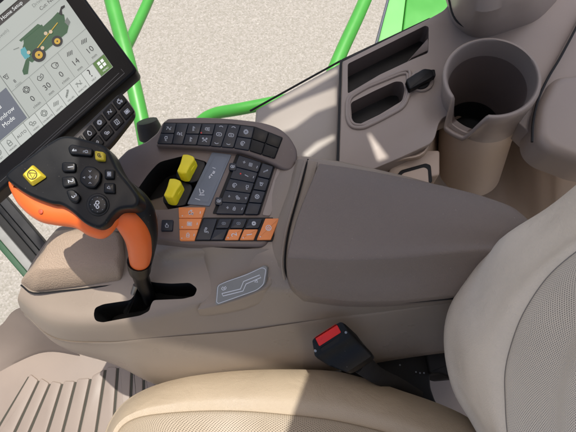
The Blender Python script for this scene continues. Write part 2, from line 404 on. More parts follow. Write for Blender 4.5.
mb.patch([[P(-60, 352, -.40), P(-6, 330, -.38), P(12, 312, -.34), P(24, 306, -.30)], [P(-40, 372, -.43), P(14, 344, -.41), P(34, 334, -.38), P(50, 330, -.34)], [P(-35, 392, -.443), P(18, 362, -.443), P(48, 352, -.443), P(80, 356, -.443)]], 6, 6, .008)
obj('cowl', mb, M['mat'], t)

# ------------------------------------------------------------ window sill
t = thing('window_sill', 'pale silver sill beneath the side window, streaked with sun', 'sill', tuple(P(310, 120, -.07)))
mb = MB(); mb.prism(Z(-.06), [(256, 109), (340.5, 62.5), (337.5, 175), (250, 175)], 0, -.05, .004); obj('sill_top', mb, M['sill'], t)
mb = MB(); mb.tube([P(250, 111, -.061), P(262, 104.4, -.061), P(300, 83.3, -.061), P(341, 60.6, -.061)], .0015); obj('rubber_seal', mb, M['gap'], t)

# ------------------------------------------------------------ right hand side console
sc_ = thing('side_console', 'grey brown side console with trays, socket and cup holder beside the window', 'console', tuple(P(460, 120, -.2)))
DZ = Z(-.045)
deck = [(342.5, 61.5), (431, 17.5), (446, 9), (462, -24), (900, -24), (900, 175), (562, 152), (536, 139), (516, 120), (470, 108), (440, 118), (434, 142), (400, 158), (366, 172), (339, 166)]
mb = MB(); mb.prism(DZ, rnd(deck, [1, 3, 6, 2, 2, 2, 6, 6, 8, 8, 8, 8, 20, 6, 3]), 0, -.035, .0012)
dk = obj('upper_deck', mb, [M['deck'], M['gap'], M['panel']], sc_)
pk = rnd([(348, 62), (426, 23.5), (429.5, 25), (429, 51), (412, 58), (380, 73), (348, 92)], 2.2)
pk2 = [(348 + (x - 348) * .92 + 3, y + 3) for x, y in pk]
c = MB(); c.prism(DZ, pk, .004, -.034, 0, 2); cut(dk, c)
tr = rnd([(351, 101), (375, 89), (396, 79.5), (403.5, 80), (405.5, 88), (403, 99), (380, 113), (358, 123.5), (352.5, 122)], 3)
c = MB(); c.prism(DZ, tr, .004, -.034, 0, 2); cut(dk, c)
cupc = (490, 82)
mb = MB(); mb.prism(Z(-.078), rnd([(340, 60), (431, 17), (432, 130), (340, 175)], 3), 0, -.002, .0); obj('tray_floor', mb, M['blackm'], sc_)
# pocket inner wedge
mb = MB(); mb.prism(Pl(P(410, 60, -.062), (-.35, -.3, .85)), [(398, 72), (428, 38), (429, 50), (412, 58)], 0, -.004, .001); obj('pocket_ramp', mb, M['panel'], sc_)
# raised rim round the tray
rim = rnd([(347, 98), (366, 86), (402, 71), (410, 70), (410, 92), (404, 107), (380, 120), (362, 128.5), (351, 127), (347, 118)], 7, 6)
mb = MB(); mb.ringtube([P(x, y, -.044) for x, y in rim], .0028, 10); obj('tray_rim', mb, M['deck'], sc_)
rim2 = [(376 + (x - 376) * .93, 99.5 + (y - 99.5) * .9) for x, y in rim]
mb = MB(); mb.ringtube([P(x, y, -.044) for x, y in rim2], .0022, 10); obj('tray_rim', mb, M['deck'], sc_)
mb = MB(); mb.line(DZ, [(341, 60), (337.5, 168)], .0012, 2.6); obj('joint_gap', mb, M['gap'], sc_)
# socket
q = [(422 + 12.5 * math.cos(a) * 1.0, 80 + 11 * math.sin(a)) for a in [2 * PI * i / 28 for i in range(28)]]
mb = MB(); mb.prism(DZ, q, .0035, -.002, .002); sk = obj('power_socket', mb, M['deck'], sc_)
mb = MB(); mb.prism(DZ, [(421 + (x - 422) * .76, 80 + (y - 80) * .76) for x, y in q], .006, 0, .001); obj('socket_barrel', mb, M['gap'], sk)
mb = MB(); mb.prism(DZ, rnd([(406, 79), (424, 68), (432, 69), (434.5, 76), (430, 79), (410, 89.5)], 2.2), .014, .005, .002)
mb.prism(DZ, rnd([(427, 70), (435, 69), (436, 76), (429, 77)], 1.5), .012, .004, .001); obj('socket_cap', mb, M['black'], sk)
# tan lower shell
mb = MB()
XS = [326, 366, 400, 428, 442, 470, 500, 525, 548, 600, 900]
mb.patch([[P(x, y, z) for x, y in zip(XS, ys)] for z, ys in ((-.052, (173, 169, 159, 146, 88, 52, 58, 104, 140, 160, 178)), (-.056, (175, 171, 161, 149, 90, 54, 60, 106, 143, 162, 180)), (-.09, (178, 173, 165, 154, 98, 64, 70, 116, 150, 167, 184)), (-.14, (186, 182, 176, 166, 118, 82, 90, 134, 166, 183, 197)), (-.22, (204, 204, 204, 201, 165, 125, 138, 185, 215, 227, 238)), (-.3, (240, 240, 240, 240, 240, 240, 245, 250, 255, 262, 270)))], 6, 6, .01, (0, .6, -.8))
lsh = obj('lower_shell', mb, M['tan'], sc_)
def cupcut():
    c = MB(); c.stack([cupring(470, 172, -.24, .82, 0, 0, 0), cupring(476, 127, -.11, .885, 0, 0, 0), cupring(482, 104, -.060, .925, 0, 0, 0), cupring(489, 84, -.015, .965, 0, 0, 0), cupring(492, 70, .02, .965, 0, 0, 0)]); return c
# ledge (second sun patch) and small latch recess
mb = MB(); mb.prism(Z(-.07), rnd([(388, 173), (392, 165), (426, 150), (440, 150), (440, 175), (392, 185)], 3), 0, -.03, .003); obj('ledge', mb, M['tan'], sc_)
mb = MB(); mb.prism(Z(-.068), rnd([(397, 175), (401, 170), (426, 163), (431, 165), (432.5, 182), (404, 190)], 2), 0, -.004, .001); lt = obj('latch_recess', mb, M['gap'], sc_)
mb = MB(); mb.prism(Z(-.066), rnd([(400, 177), (403, 173), (424, 167), (428, 169), (429, 184), (406, 192)], 2), 0, -.004, .001); obj('latch_plate', mb, M['tan'], lt)
# cup holder
top = P(492, 77, .005); R0 = abs(P(541, 82, .005).x - top.x)
def cupring(cx, cy, z, r, dep=0, tilt=.06, tx=.10):
    cc = P(cx, cy, z); out = []
    for i in range(168):
        a = 2 * PI * i / 168; x = math.cos(a); y = math.sin(a); nd = 0
        if dep:
            da = abs((a - math.radians(233) + PI) % (2 * PI) - PI); t_ = max(0, min(1, (.46 - da) / .23)); nd = dep * (t_ * t_ * (3 - 2 * t_))
        out.append(cc + Vector((x * R0 * r, y * R0 * r, y * R0 * r * tilt + x * R0 * r * tx - nd)))
    return out
cut(dk, cupcut())
mb = MB(); D = .056
cl = lambda t: (491.5 - 26 * t, 77 + 88 * t)      # picture points down the axis
rings = [cupring(469, 168, -.2, .84, 0, 0, 0), cupring(476, 127, -.11, .90, 0, 0, 0), cupring(481, 108, -.068, .93, 0, 0, 0), cupring(481, 107, -.0675, .945, 0, 0, 0), cupring(484, 97, -.045, .945, D * .1), cupring(489, 85, -.018, .99, D * .75), cupring(491, 79, .0, 1.0, D), cupring(491.5, 77, .004, .985, D), cupring(491.5, 76.5, .0055, .955, D), cupring(491.5, 76.5, .005, .925, D), cupring(491.5, 77, .002, .90, D), cupring(491, 79, -.004, .885, D), cupring(487, 88, -.03, .84, D * .55), cupring(482, 100, -.06, .79), cupring(472, 125, -.12, .66), cupring(468, 137, -.15, .6), cupring(467, 139, -.156, .55)]
mb.stack(rings, 0, (True, True)); n = 168
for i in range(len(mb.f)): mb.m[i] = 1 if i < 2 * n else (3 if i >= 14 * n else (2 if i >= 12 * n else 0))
mb.sm = [True] * len(mb.sm)
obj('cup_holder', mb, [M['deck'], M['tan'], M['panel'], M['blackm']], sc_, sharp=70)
# right rear pieces
mb = MB(); mb.prism(Z(-.02), rnd([(552, 80), (560, 74), (860, 40), (860, 190), (590, 164), (548, 148), (537, 136), (537, 108)], [4, 6, 2, 2, 10, 12, 10, 12]), 0, -.05, .014, seg=5); obj('rear_bolster', mb, M['deck'], sc_)
mb = MB(); mb.prism(Z(-.03), [(588, 2), (880, -60), (880, 150), (560, 150), (538, 136), (536, 104), (554, 66)], -.004, -.03, .003); obj('rear_trim', mb, M['deck'], sc_)
mb = MB(); mb.tube([P(x, y, -.02) for x, y in ((590, 0), (576, 28), (560, 58), (548, 78), (538, 100), (533, 122), (532, 142))], .0017, 8, 0, 4); obj('trim_gap', mb, M['gap'], sc_)
mb = MB(); mb.stack([[P(x, y, z) for x, y in q] for q, z in (
    (sm([(444, -30), (447, 4), (455, 26), (478, 38), (512, 30), (545, 14), (570, -30), (510, -60)]), -.046),
    (sm([(448, -30), (450, 4), (458, 24), (479, 35), (511, 27), (542, 11), (566, -30), (510, -60)]), -.035),
    (sm([(452, -50), (452, -2), (461, 17), (480, 27), (509, 19), (538, 1), (560, -50), (510, -80)]), -.005),
    (sm([(458, -90), (456, -20), (464, 2), (482, 12), (508, 4), (534, -20), (552, -90), (510, -110)]), .04),
    (sm([(468, -130), (464, -60), (470, -40), (486, -30), (506, -38), (524, -60), (540, -130), (510, -150)]), .09))]); obj('belt_tower', mb, M['deck'], sc_)
mb = MB(); mb.tube([P(x, y, -.028) for x, y in ((448, -4), (453, 15), (462, 25), (480, 30), (512, 22), (540, 5), (552, -10))], .0016, 8, 0, 5); obj('tower_joint', mb, M['gap'], sc_)

# ------------------------------------------------------------ armrest console
ac = thing('armrest_console', 'taupe operator armrest console with padded lid and button panels', 'console', (.05, -.05, -.25))
rowsd = [
 [(60, 250, -.17), (80, 250, -.17), (115, 250, -.17), (150, 250, -.17), (200, 250, -.17), (250, 250, -.17), (300, 250, -.17), (400, 250, -.17), (500, 240, -.17)],
 [(58, 231, -.05), (80, 227, -.05), (115, 215, -.05), (150, 205, -.05), (200, 190, -.05), (250, 175, -.045), (300, 166, -.02), (400, 182, -.02), (500, 207, -.02)],
 [(54, 232, -.040), (80, 228, -.040), (115, 218, -.038), (150, 208, -.03), (200, 195, -.02), (250, 180, -.015), (301, 168, .008), (400, 184, .01), (500, 209, .01)],
 [(40, 250, -.043), (70, 250, -.042), (110, 250, -.040), (150, 245, -.024), (195, 243, -.014), (235, 241, -.012), (280, 237, .0), (400, 225, .01), (510, 225, .01)],
 [(28, 270, -.048), (65, 275, -.046), (110, 280, -.045), (155, 270, -.042), (198, 262, -.034), (235, 262, -.024), (277, 262, -.006), (400, 262, .0), (515, 240, .0)],
 [(21, 288, -.053), (60, 303, -.052), (105, 306, -.051), (155, 300, -.050), (208, 296, -.044), (245, 288, -.031), (272, 280, -.018), (400, 285, -.015), (510, 260, -.01)],
 [(18, 297, -.058), (52, 316, -.056), (100, 321, -.056), (150, 315, -.056), (209, 303, -.050), (247, 294.5, -.038), (279, 290, -.026), (400, 300, -.028), (510, 280, -.025)],
 [(18, 302, -.067), (50, 325, -.067), (100, 330, -.070), (150, 325, -.070), (209, 312, -.064), (249, 304, -.053), (286, 301, -.043), (400, 303, -.045), (510, 290, -.04)],
 [(21, 310, -.09), (54, 337, -.095), (105, 342, -.10), (150, 340, -.10), (210, 336, -.10), (250, 332, -.095), (290, 326, -.09), (400, 310, -.08), (510, 295, -.07)],
 [(23, 312, -.093), (56, 339, -.098), (106, 344, -.103), (150, 342, -.103), (210, 338, -.103), (250, 334, -.098), (290, 328, -.093), (400, 312, -.083), (510, 297, -.073)],
 [(30, 317, -.12), (68, 346, -.14), (113, 363, -.17), (160, 386, -.21), (215, 392, -.23), (260, 385, -.23), (300, 378, -.23), (400, 359, -.20), (510, 345, -.19)],
 [(60, 300, -.17), (90, 300, -.18), (125, 320, -.22), (170, 340, -.24), (215, 350, -.25), (260, 350, -.25), (300, 340, -.25), (400, 330, -.22), (510, 320, -.2)],
]
mb = MB()
R = [spl([P(*q) for q in r], 7) for r in rowsd]; m = len(R[0])
cols = [spl([R[k][i] for k in range(len(R))], 5, True) for i in range(m)]
mb.stack(cols, 0, (True, True))
body = obj('body', mb, [M['body'], M['gap']], ac, sharp=50)
slot = rnd([(86, 311), (88, 304), (97, 300.5), (125, 296.5), (130, 291), (132, 279), (140, 276), (150, 279), (168, 280.5), (188, 280), (195.5, 286), (192, 293), (180, 295.5), (149, 296.5), (146, 301), (144, 307), (134, 311.5), (94, 318.5), (87, 317)], 3, 4)
c = MB(); c.prism(Z(-.03), slot, 0, -.085, 0, 1); cut(body, c)
body.data.set_sharp_from_angle(angle=math.radians(40))
# padded fore rest
mb = MB()
prof = [([(20, 283), (33, 292.5), (78, 288), (122, 282), (127, 262), (126, 236), (100, 228), (58, 233)], -.055),
        ([(20.5, 281), (34, 290), (78, 286), (121, 280), (126, 262), (125, 236), (100, 227), (56, 232)], -.043),
        ([(27, 275), (36, 280), (80, 277), (120, 273), (124, 256), (122, 234), (100, 226), (54, 231)], -.030),
        ([(35, 268.5), (40, 271), (82, 268.5), (116, 264), (120, 252), (118.5, 236), (100, 230), (53, 234)], -.021),
        ([(38, 266), (44, 268.5), (82, 266), (113, 261), (117, 251), (115.5, 238), (98, 233), (55, 237)], -.019)]
mb.stack([[P(x, y, z) for x, y in rnd(q, [3, 5, 3, 4, 3, 5, 3, 4], 5)] for q, z in prof])
obj('fore_pad', mb, M['pad'], ac, 'grained beige pad at the front end', sharp=60)
mb = MB(); mb.tube([P(x, y, -.047) for x, y in ((21, 285), (33, 293), (60, 291), (90, 288), (121, 283.5))], .0011, 6, 0, 4); obj('pad_joint', mb, M['gap'], ac)
# raised bezel behind the pad
mb = MB(); mb.prism(Z(-.035), rnd([(50, 236), (58, 226), (82, 223), (126, 226), (127, 234), (70, 233)], 4), .004, -.02, .003); obj('pad_bracket', mb, M['body'], ac)

# armrest lid
lidr = [
 [(319, 163, .028), (360, 169, .030), (400, 176.5, .030), (450, 187, .028), (490, 198, .026), (516, 209, .02), (524, 222, .01)],
 [(312, 180, .034), (360, 184, .037), (400, 190, .037), (450, 199, .035), (490, 209, .033), (525, 219, .026), (540, 232, .015)],
 [(299, 212, .033), (350, 215, .037), (400, 217, .038), (450, 222, .037), (490, 228, .034), (530, 234, .026), (548, 243, .015)],
 [(289.5, 244, .030), (340, 245, .034), (400, 244, .034), (450, 243, .033), (490, 243, .030), (530, 248, .022), (550, 253, .012)],
 [(287.2, 256, .029), (340, 258, .034), (400, 256, .034), (450, 252, .033), (490, 250, .030), (530, 256, .021), (550, 260, .012)],
 [(287, 261, .0245), (340, 264, .029), (400, 261.5, .029), (450, 257, .028), (490, 255, .0255), (530, 260, .017), (550, 263, .009)],
 [(287, 272, .012), (340, 278, .012), (400, 275, .012), (450, 269, .013), (490, 266, .012), (530, 268, .01), (550, 272, .004)],
 [(292, 286, -.003), (345, 292, -.004), (400, 291, -.004), (450, 285, -.003), (490, 282, -.002), (530, 282, -.003), (550, 284, -.005)],
 [(304, 296, -.015), (350, 301.5, -.017), (400, 301, -.017), (450, 296, -.015), (490, 292, -.013), (530, 292, -.012), (550, 294, -.014)]]
mb = MB(); mb.patch([[P(*q) for q in r] for r in lidr], 6, 6, .03)
obj('lid', mb, M['lid'], ac, 'dark grey grained armrest lid', bevel=.0022, sharp=60)
# lid frame lines
fr = [(302.5, 161.5, .018), (295, 190, .018), (283.5, 232, .014), (279.5, 262, .004), (282, 280, -.012), (293, 293, -.024), (310, 300, -.030), (345, 305, -.032), (400, 304.5, -.032), (455, 300, -.03)]
mb = MB(); mb.tube([P(x + 5.5, y - 2.2, z) for x, y, z in fr], .0011, 8, 0, 5); obj('lid_joint', mb, M['gap'], ac)
mb = MB(); mb.tube([P(x + 2.6, y - .5, z + .003) for x, y, z in fr[:5]], .0016, 8, 0, 5); obj('lid_frame', mb, M['body'], ac)
mb = MB()
lf = [[(296, 160, .010), (300, 158.5, .016), (311, 160, .020), (318, 161.5, .02)],
      [(289, 186, .006), (294, 187, .012), (304, 188, .016), (311, 189, .016)],
      [(277, 222, .002), (283, 224, .008), (291, 226, .012), (298, 228, .012)],
      [(266, 247, -.008), (274, 250, -.002), (285, 252, .006), (292, 254, .008)],
      [(268, 264, -.02), (275, 266, -.012), (284, 268, -.003), (292, 270, .0)]]
mb.patch([[P(*q) for q in r] for r in lf], 4, 6, .03); obj('lid_surround', mb, M['body'], ac, bevel=.001)

# button panel base
PZ = Z(0)
pan = [(112, 164), (127, 149), (146, 141), (157, 132), (162, 122), (167, 118.2), (200, 118.3), (231, 119.5), (264, 123), (279, 128), (290, 137), (297, 150), (297, 164), (290, 186), (277, 222), (268, 243), (262, 246.5), (225, 245.5), (186, 243.5), (150, 238), (136, 222), (122, 190)]
mb = MB(); mb.prism(PZ, rnd(pan, 3, 3), 0, -.045, .004); pn = obj('button_panel', mb, [M['panel'], M['gap']], ac)
rec = rnd([(146, 170), (157, 158), (183, 151.5), (206, 158), (206, 166), (190, 202), (160, 207), (140, 205), (132, 190)], 5)
c = MB(); c.prism(PZ, rec, .01, -.04, 0, 1); cut(pn, c)
# upper strip housing
ST = Pl(P(225, 135, .010), (0, -.08, 1))
strip = [(155.5, 145), (161, 128), (166.5, 118), (200, 116.5), (231, 118), (262, 121.5), (279, 127), (290, 136), (297, 149), (297.5, 158), (292.5, 170), (284, 170), (269, 162), (239, 151), (204, 148)]
mb = MB(); mb.prism(ST, rnd(strip, [2, 3, 3, 10, 10, 10, 8, 8, 8, 5, 4, 4, 8, 10, 10], 4), 0, -.012, .0035); sp_ = obj('switch_strip', mb, M['panel'], pn)
mb = MB(); mb.prism(ST, rnd([(157, 143.5), (164, 122.5), (231, 123.5), (255, 126.5), (283, 137.5), (275, 158.5), (250, 148.5), (204, 145.5)], 1, 3), .0008, -.002, 0); obj('switch_bed', mb, M['gap'], pn)

def bil(q, u, v):   # q: top left, top right, bottom right, bottom left
    a = Vector(q[0]).lerp(Vector(q[1]), u); b = Vector(q[3]).lerp(Vector(q[2]), u); r = a.lerp(b, v); return (r.x, r.y)
def circ(cx, cy, r, n=14, a0=0, a1=360): return [(cx + r * math.cos(math.radians(a0 + (a1 - a0) * i / n)), cy + r * math.sin(math.radians(a0 + (a1 - a0) * i / n))) for i in range(n + 1)]
I = {
 'drop': [[(0, 1), (-.5, .3), (-.7, -.3), (-.3, -.85), (.3, -.85), (.7, -.3), (.5, .3), (0, 1)]],
 'gear': [circ(0, 0, .45), circ(0, 0, .85, 8), [(-1, 0), (-.6, 0)], [(1, 0), (.6, 0)], [(0, 1), (0, .6)], [(0, -1), (0, -.6)]],
 'fan': [circ(0, 0, .9), [(-.5, -.5), (.5, .5)], [(-.5, .5), (.5, -.5)]],
 'bolt': [[(.3, .9), (-.3, 0), (.3, 0), (-.3, -.9)], [(-.7, -.9), (-.7, .9), (.7, .9), (.7, -.9), (-.7, -.9)]],
 'wave': [[(-.8, -.6), (-.3, .6), (.3, -.6), (.8, .6)], [(-.8, .5), (.8, -.5)]],
 'truck': [[(-.9, -.4), (-.9, .5), (.2, .5), (.2, 0), (.8, 0), (.9, -.4), (-.9, -.4)], circ(-.5, -.6, .22, 8), circ(.5, -.6, .22, 8), [(-.4, .5), (-.4, .9), (.4, .9)]],
 'person': [circ(-.1, .6, .28, 8), [(-.1, .3), (-.2, -.3), (.6, -.3), (.7, -.9)], [(-.6, .3), (-.5, -.6), (.3, -.6)]],
 'belt': [[(-.9, .2), (-.4, .7), (.1, .3), (.7, .7), (.9, .1), (.5, -.4), (-.5, -.6), (-.9, -.1), (-.9, .2)], [(-.3, 0), (.4, 0)]],
 'panel': [[(-.85, -.65), (.85, -.65), (.85, .65), (-.85, .65), (-.85, -.65)], [(-.6, .25), (.6, .25)], [(-.6, 0), (.6, 0)], [(-.6, -.3), (.6, -.3)]],
 'cogs': [circ(-.4, .2, .42, 9), circ(.5, -.3, .35, 9), [(-.4, -.2), (-.4, -.7), (.1, -.7)]],
 'lamp': [[(-.1, .5), (-.7, .3), (-.7, -.3), (-.1, -.5), (-.1, .5)], [(.1, .4), (.8, .5)], [(.1, 0), (.8, 0)], [(.1, -.4), (.8, -.5)]],
 'cross': [[(-.8, -.6), (.8, .6)], [(-.8, .6), (.8, -.6)], circ(.6, .5, .25, 7), circ(-.6, .5, .25, 7)],
 'up': [[(-.6, -.3), (0, .5), (.6, -.3)]], 'down': [[(-.6, .3), (0, -.4), (.6, .3)]],
 'arc': [circ(0, .6, .9, 8, 215, 325)], 'cap': [circ(0, -.6, .9, 8, 35, 145)],
 'oval': [[(-.9, -.3), (-.6, -.55), (.6, -.55), (.9, -.3), (.9, .3), (.6, .55), (-.6, .55), (-.9, .3), (-.9, -.3)], [(-.4, 0), (.4, 0)]],
 'oval2': [circ(0, 0, .9, 14), [(-.5, -.1), (0, .4), (.5, -.1)], [(-.4, -.4), (.4, -.4)]],
 'bars': [[(-.3, -.9), (-.3, .9)], [(.1, .8), (.1, .1), (.5, .4)], [(.1, -.8), (.1, -.3)]],
 'nl': [[(-.9, -.5), (-.9, .2), (-.6, .5), (-.3, .2), (-.3, -.5), (0, -.5), (0, .3)], [(.5, -.5), (.5, .6), (.8, .3)], [(.5, -.5), (1, -.5)]],
 'head': [circ(0, .3, .5, 10), [(-.2, -.2), (-.2, -.8), (.4, -.8)], [(-.5, .8), (.5, .9)]],
 'hopper': [[(-.8, .6), (.8, .6), (.4, -.2), (.4, -.7), (-.4, -.7), (-.4, -.2), (-.8, .6)], [(-.3, .2), (.3, .2)]],
 'auger': [[(-.9, -.5), (.6, .6)], [(-.9, -.8), (.8, .4)], [(-.5, -.2), (-.2, -.5)], [(0, .2), (.3, -.1)], [(.4, .8), (.9, .5)]],
 'swirl': [circ(0, 0, .8, 14, 20, 290), circ(0, 0, .35, 8, 100, 360), [(.8, .3), (.4, .2)]],
 'plus': [[(-.7, 0), (.7, 0)], [(0, -.7), (0, .7)]], 'minus': [[(-.1, -.7), (.1, .7)]],
 'dash': [[(-.8, .2), (.8, -.2)]], 'tri': [[(-.5, -.5), (.6, 0), (-.5, .5), (-.5, -.5)]],
 'field': [[(-.7, -.7), (.7, -.7), (.7, .7), (-.7, .7), (-.7, -.7)], [(0, -.7), (0, .7)], [(-.7, 0), (.7, 0)]],
 'can': [[(-.5, -.8), (-.5, .3), (0, .9), (.5, .3), (.5, -.8), (-.5, -.8)], [(-.5, -.1), (.5, -.1)]],
 'jug': [[(-.8, .5), (-.3, .8), (.4, .6), (.9, .1), (.6, -.6), (-.2, -.8), (-.7, -.3), (-.8, .5)], [(.9, .1), (.3, .1), (.1, -.4)]],
 'rows': [[(-.9, -.4), (-.2, .5)], [(-.5, -.5), (.2, .4)], [(-.1, -.6), (.6, .3)], [(.3, -.7), (1, .2)]],
 'hand': [[(-.6, -.8), (-.7, .1), (-.3, .1), (-.3, .8), (0, .8), (0, .2), (.6, 0), (.5, -.8), (-.6, -.8)]],
 'wheel': [circ(0, 0, .7, 14), circ(0, 0, .25, 8), [(-1, .9), (-.5, .5)], [(1, .9), (.5, .5)]],
 'seat': [[(-.5, .8), (-.3, -.2), (.5, -.2)], [(-.1, -.2), (-.3, -.7)], [(-.6, -.7), (.7, -.7)], [(.2, .5), (.6, .2), (.3, 0)]],
 'zig': [[(-1, -.35), (-.15, -.2), (-.05, .25), (.9, .4)]],
 'menu': [[(-.7, .15), (-.15, .15), (-.15, .7), (-.7, .7), (-.7, .15)]],
}
def icon(mb, pl, off, kind, cx, cy, s, ang=0, mi=1, wd=.9, sy=None):
    a = math.radians(ang); ca, sa = math.cos(a), math.sin(a); sy = sy or s
    for st in I[kind]:
        pts = [(cx + x * s * ca - y * sy * sa, cy - x * s * sa - y * sy * ca) for x, y in st]
        mb.line(pl, pts, off, wd, mi)
def dot(mb, pl, off, cx, cy, r, mi): mb.flat(pl, circ(cx, cy, r, 10)[:-1], off, mi)
def button(parent, pl, quad, icons=(), h=.0025, mats=None, gap=.35, r=1.2, label=None, bev=.0007, lo=0, name='button', wd=.8):
    """one key: bevelled cap with its printed mark on top; quad in picture points"""
    c = Vector((sum(q[0] for q in quad) / len(quad), sum(q[1] for q in quad) / len(quad)))
    qq = []
    for p in quad:
        d = Vector(p) - c; qq.append(tuple(c + d * max(.2, 1 - gap / max(d.length, .1))))
    mb = MB(); mb.prism(pl, rnd(qq, r, 3), h, lo, bev, 0)
    for ic in icons:
        k, u, v, s = ic[:4]; ang = ic[4] if len(ic) > 4 else 0; mi = ic[5] if len(ic) > 5 else 1
        x, y = bil(quad, u, v) if len(quad) == 4 else (c.x + u, c.y + v)
        if k == 'dot': dot(mb, pl, h + .00015, x, y, s, mi)
        elif k.startswith('T:'): text(mb, pl, k[2:], x, y, s, ang, h + .00015, mi)
        else: icon(mb, pl, h + .00015, k, x, y, s * .86, ang, mi, wd * .85)
    return obj(name, mb, mats or [M['key'], M['kink'], M['red']], parent, label)

# upper strip keys
tp = [(164, 123), (176.5, 123), (188.5, 123.2), (202, 123.4), (215.5, 123.7), (228.5, 124), (240.5, 125), (254.5, 127), (269, 132), (282.5, 138)]
bt = [(157, 143.5), (172, 144), (182.5, 144.5), (196.5, 145), (210, 146), (221, 147), (233.5, 148), (249, 150.5), (261.5, 154.5), (274.5, 158.5)]
tp = [(x, y) for x, y in tp]
def strip_q(i, v0, v1):
    a, b = Vector(tp[i]), Vector(bt[i]); c, d = Vector(tp[i + 1]), Vector(bt[i + 1])
    return [tuple(a.lerp(b, v0)), tuple(c.lerp(d, v0)), tuple(c.lerp(d, v1)), tuple(a.lerp(b, v1))]
two = {0: (('wave', 3.2), ('head', 3)), 2: (('bars', 3), ('bars', 3)), 3: (('lamp', 3.4), ('cross', 3.4)), 6: (('gear', 3), ('swirl', 3)), 7: (None, None), 8: (None, None)}
for i in range(9):
    if i in two:
        for j, (v0, v1) in enumerate(((0, .5), (.5, 1))):
            it = two[i][j]; ics = [(it[0], .5, .5, it[1], -6)] if it else []
            if i == 3 and j == 0: ics.append(('dot', .12, .86, .8, 0, 2))
            button(sp_, ST, strip_q(i, v0, v1), ics, lo=.0003, mats=[M['key'] if i < 7 else M['black'], M['kink'], M['red']])
    elif i == 1: button(sp_, ST, strip_q(i, 0, 1), [('nl', .5, .5, 3.2, -6)], lo=.0003)
    else: button(sp_, ST, strip_q(i, 0, 1), [('cap', .5, .13, 3, -8), ('oval', .5, .46, 3.2, -8), ('arc', .5, .84, 3, -8)], lo=.0003)

# label strip and keypad
mb = MB(); mb.prism(PZ, rnd([(212, 152), (231.5, 154.5), (209.5, 206), (187, 204)], 1.5), .0014, -.001, .0005)
mb.line(PZ, [(215, 155), (228.5, 157), (208, 202.5), (191, 201)], .0016, .5, 2, True)
icon(mb, PZ, .0016, 'auger', 212, 174.5, 4, 12, 1, .9); icon(mb, PZ, .0016, 'seat', 201.5, 192, 4.2, 0, 1, .9)
icon(mb, PZ, .0016, 'dash', 197.5, 199.2, 3.2, -4, 1, .6); icon(mb, PZ, .0016, 'dash', 214, 168, 2, -4, 1, .6)
obj('label_plate', mb, [M['lplate'], M['ink'], M['dim']], pn)
kp = [(236.5, 153.8), (275, 166.5), (259.6, 214.6), (212.4, 213.6)]
mb = MB(); mb.prism(PZ, rnd(kp, 1.5), .001, -.002, 0); obj('keypad_bed', mb, M['gap'], pn)
rowv = [0, .2, .4, .6, .8, 1.0]; e0, e1, e2 = .0, .66, 1.0
ki = [[('plus', .32, .45, 2.2), ('field', .6, .5, 2.4), ('minus', .88, .55, 2)], [('dot', .35, .45, .8, 0, 2), ('dash', .6, .5, 2.8), ('minus', .88, .5, 1.8)],
      [('swirl', .3, .5, 3), ('head', .78, .5, 2.8)], [('tri', .25, .45, 1.8, 90), ('cogs', .58, .5, 2.8), ('tri', .88, .5, 1.8, -90)], [('plus', .35, .45, 2.2), ('can', .6, .5, 2.4), ('minus', .88, .5, 2)]]
for r in range(5):
    q = [bil(kp, .06, rowv[r]), bil(kp, e1, rowv[r]), bil(kp, e1, rowv[r + 1]), bil(kp, .06, rowv[r + 1])]
    button(pn, PZ, q, [tuple(list(k_) + ([-14] if len(k_) == 4 else [])) for k_ in ki[r]], .004, lo=.0005, gap=.5)
rv = [0, .27, .52, .77, 1.0]
for r in range(4):
    q = [bil(kp, e1 + .01, rv[r]), bil(kp, .97, rv[r]), bil(kp, .97, rv[r + 1]), bil(kp, e1 + .01, rv[r + 1])]
    button(pn, PZ, q, [(('auger', 'hopper', 'fan')[r], .5, .5, 2.6, -14)] if r < 3 else [], .004, lo=.0005, gap=.5)
for u, v in ((-.01, .2), (-.01, .78)):
    x, y = bil(kp, u + .045, v); q = [(x - 4, y - 4), (x + 4, y - 3), (x + 3, y + 5), (x - 5, y + 4)]
    button(pn, PZ, q, [('belt', .5, .5, 2.4, -10)], .0048, lo=.0005, gap=.4, r=2)
mb = MB(); mb.prism(PZ, rnd([(277, 168), (289, 173), (282, 190), (270, 216), (262, 215)], 2), .0012, -.002, .0008); obj('side_channel', mb, M['deck'], pn)
# orange triple
for r in range(3):
    ya, yb = 207 + 11.2 * r, 207 + 11.2 * (r + 1)
    xr = lambda y: 206 - (y - 207) * .335
    xl = lambda y: 178 + (y - 207) * .04
    button(pn, PZ, [(xl(ya), ya), (xr(ya), ya), (xr(yb), yb), (xl(yb), yb)], [(('truck', 'panel', 'can')[r], .5, .5, 3, -4), ('minus', .85, .5, 2), ('dot', .16, .78, .6)], .003, mats=[M['obtn'], M['ink']], lo=-.0005, gap=.45, r=.8,
           label='orange key, %s of three in the left block' % ('top', 'middle', 'bottom')[r], name='orange_button')
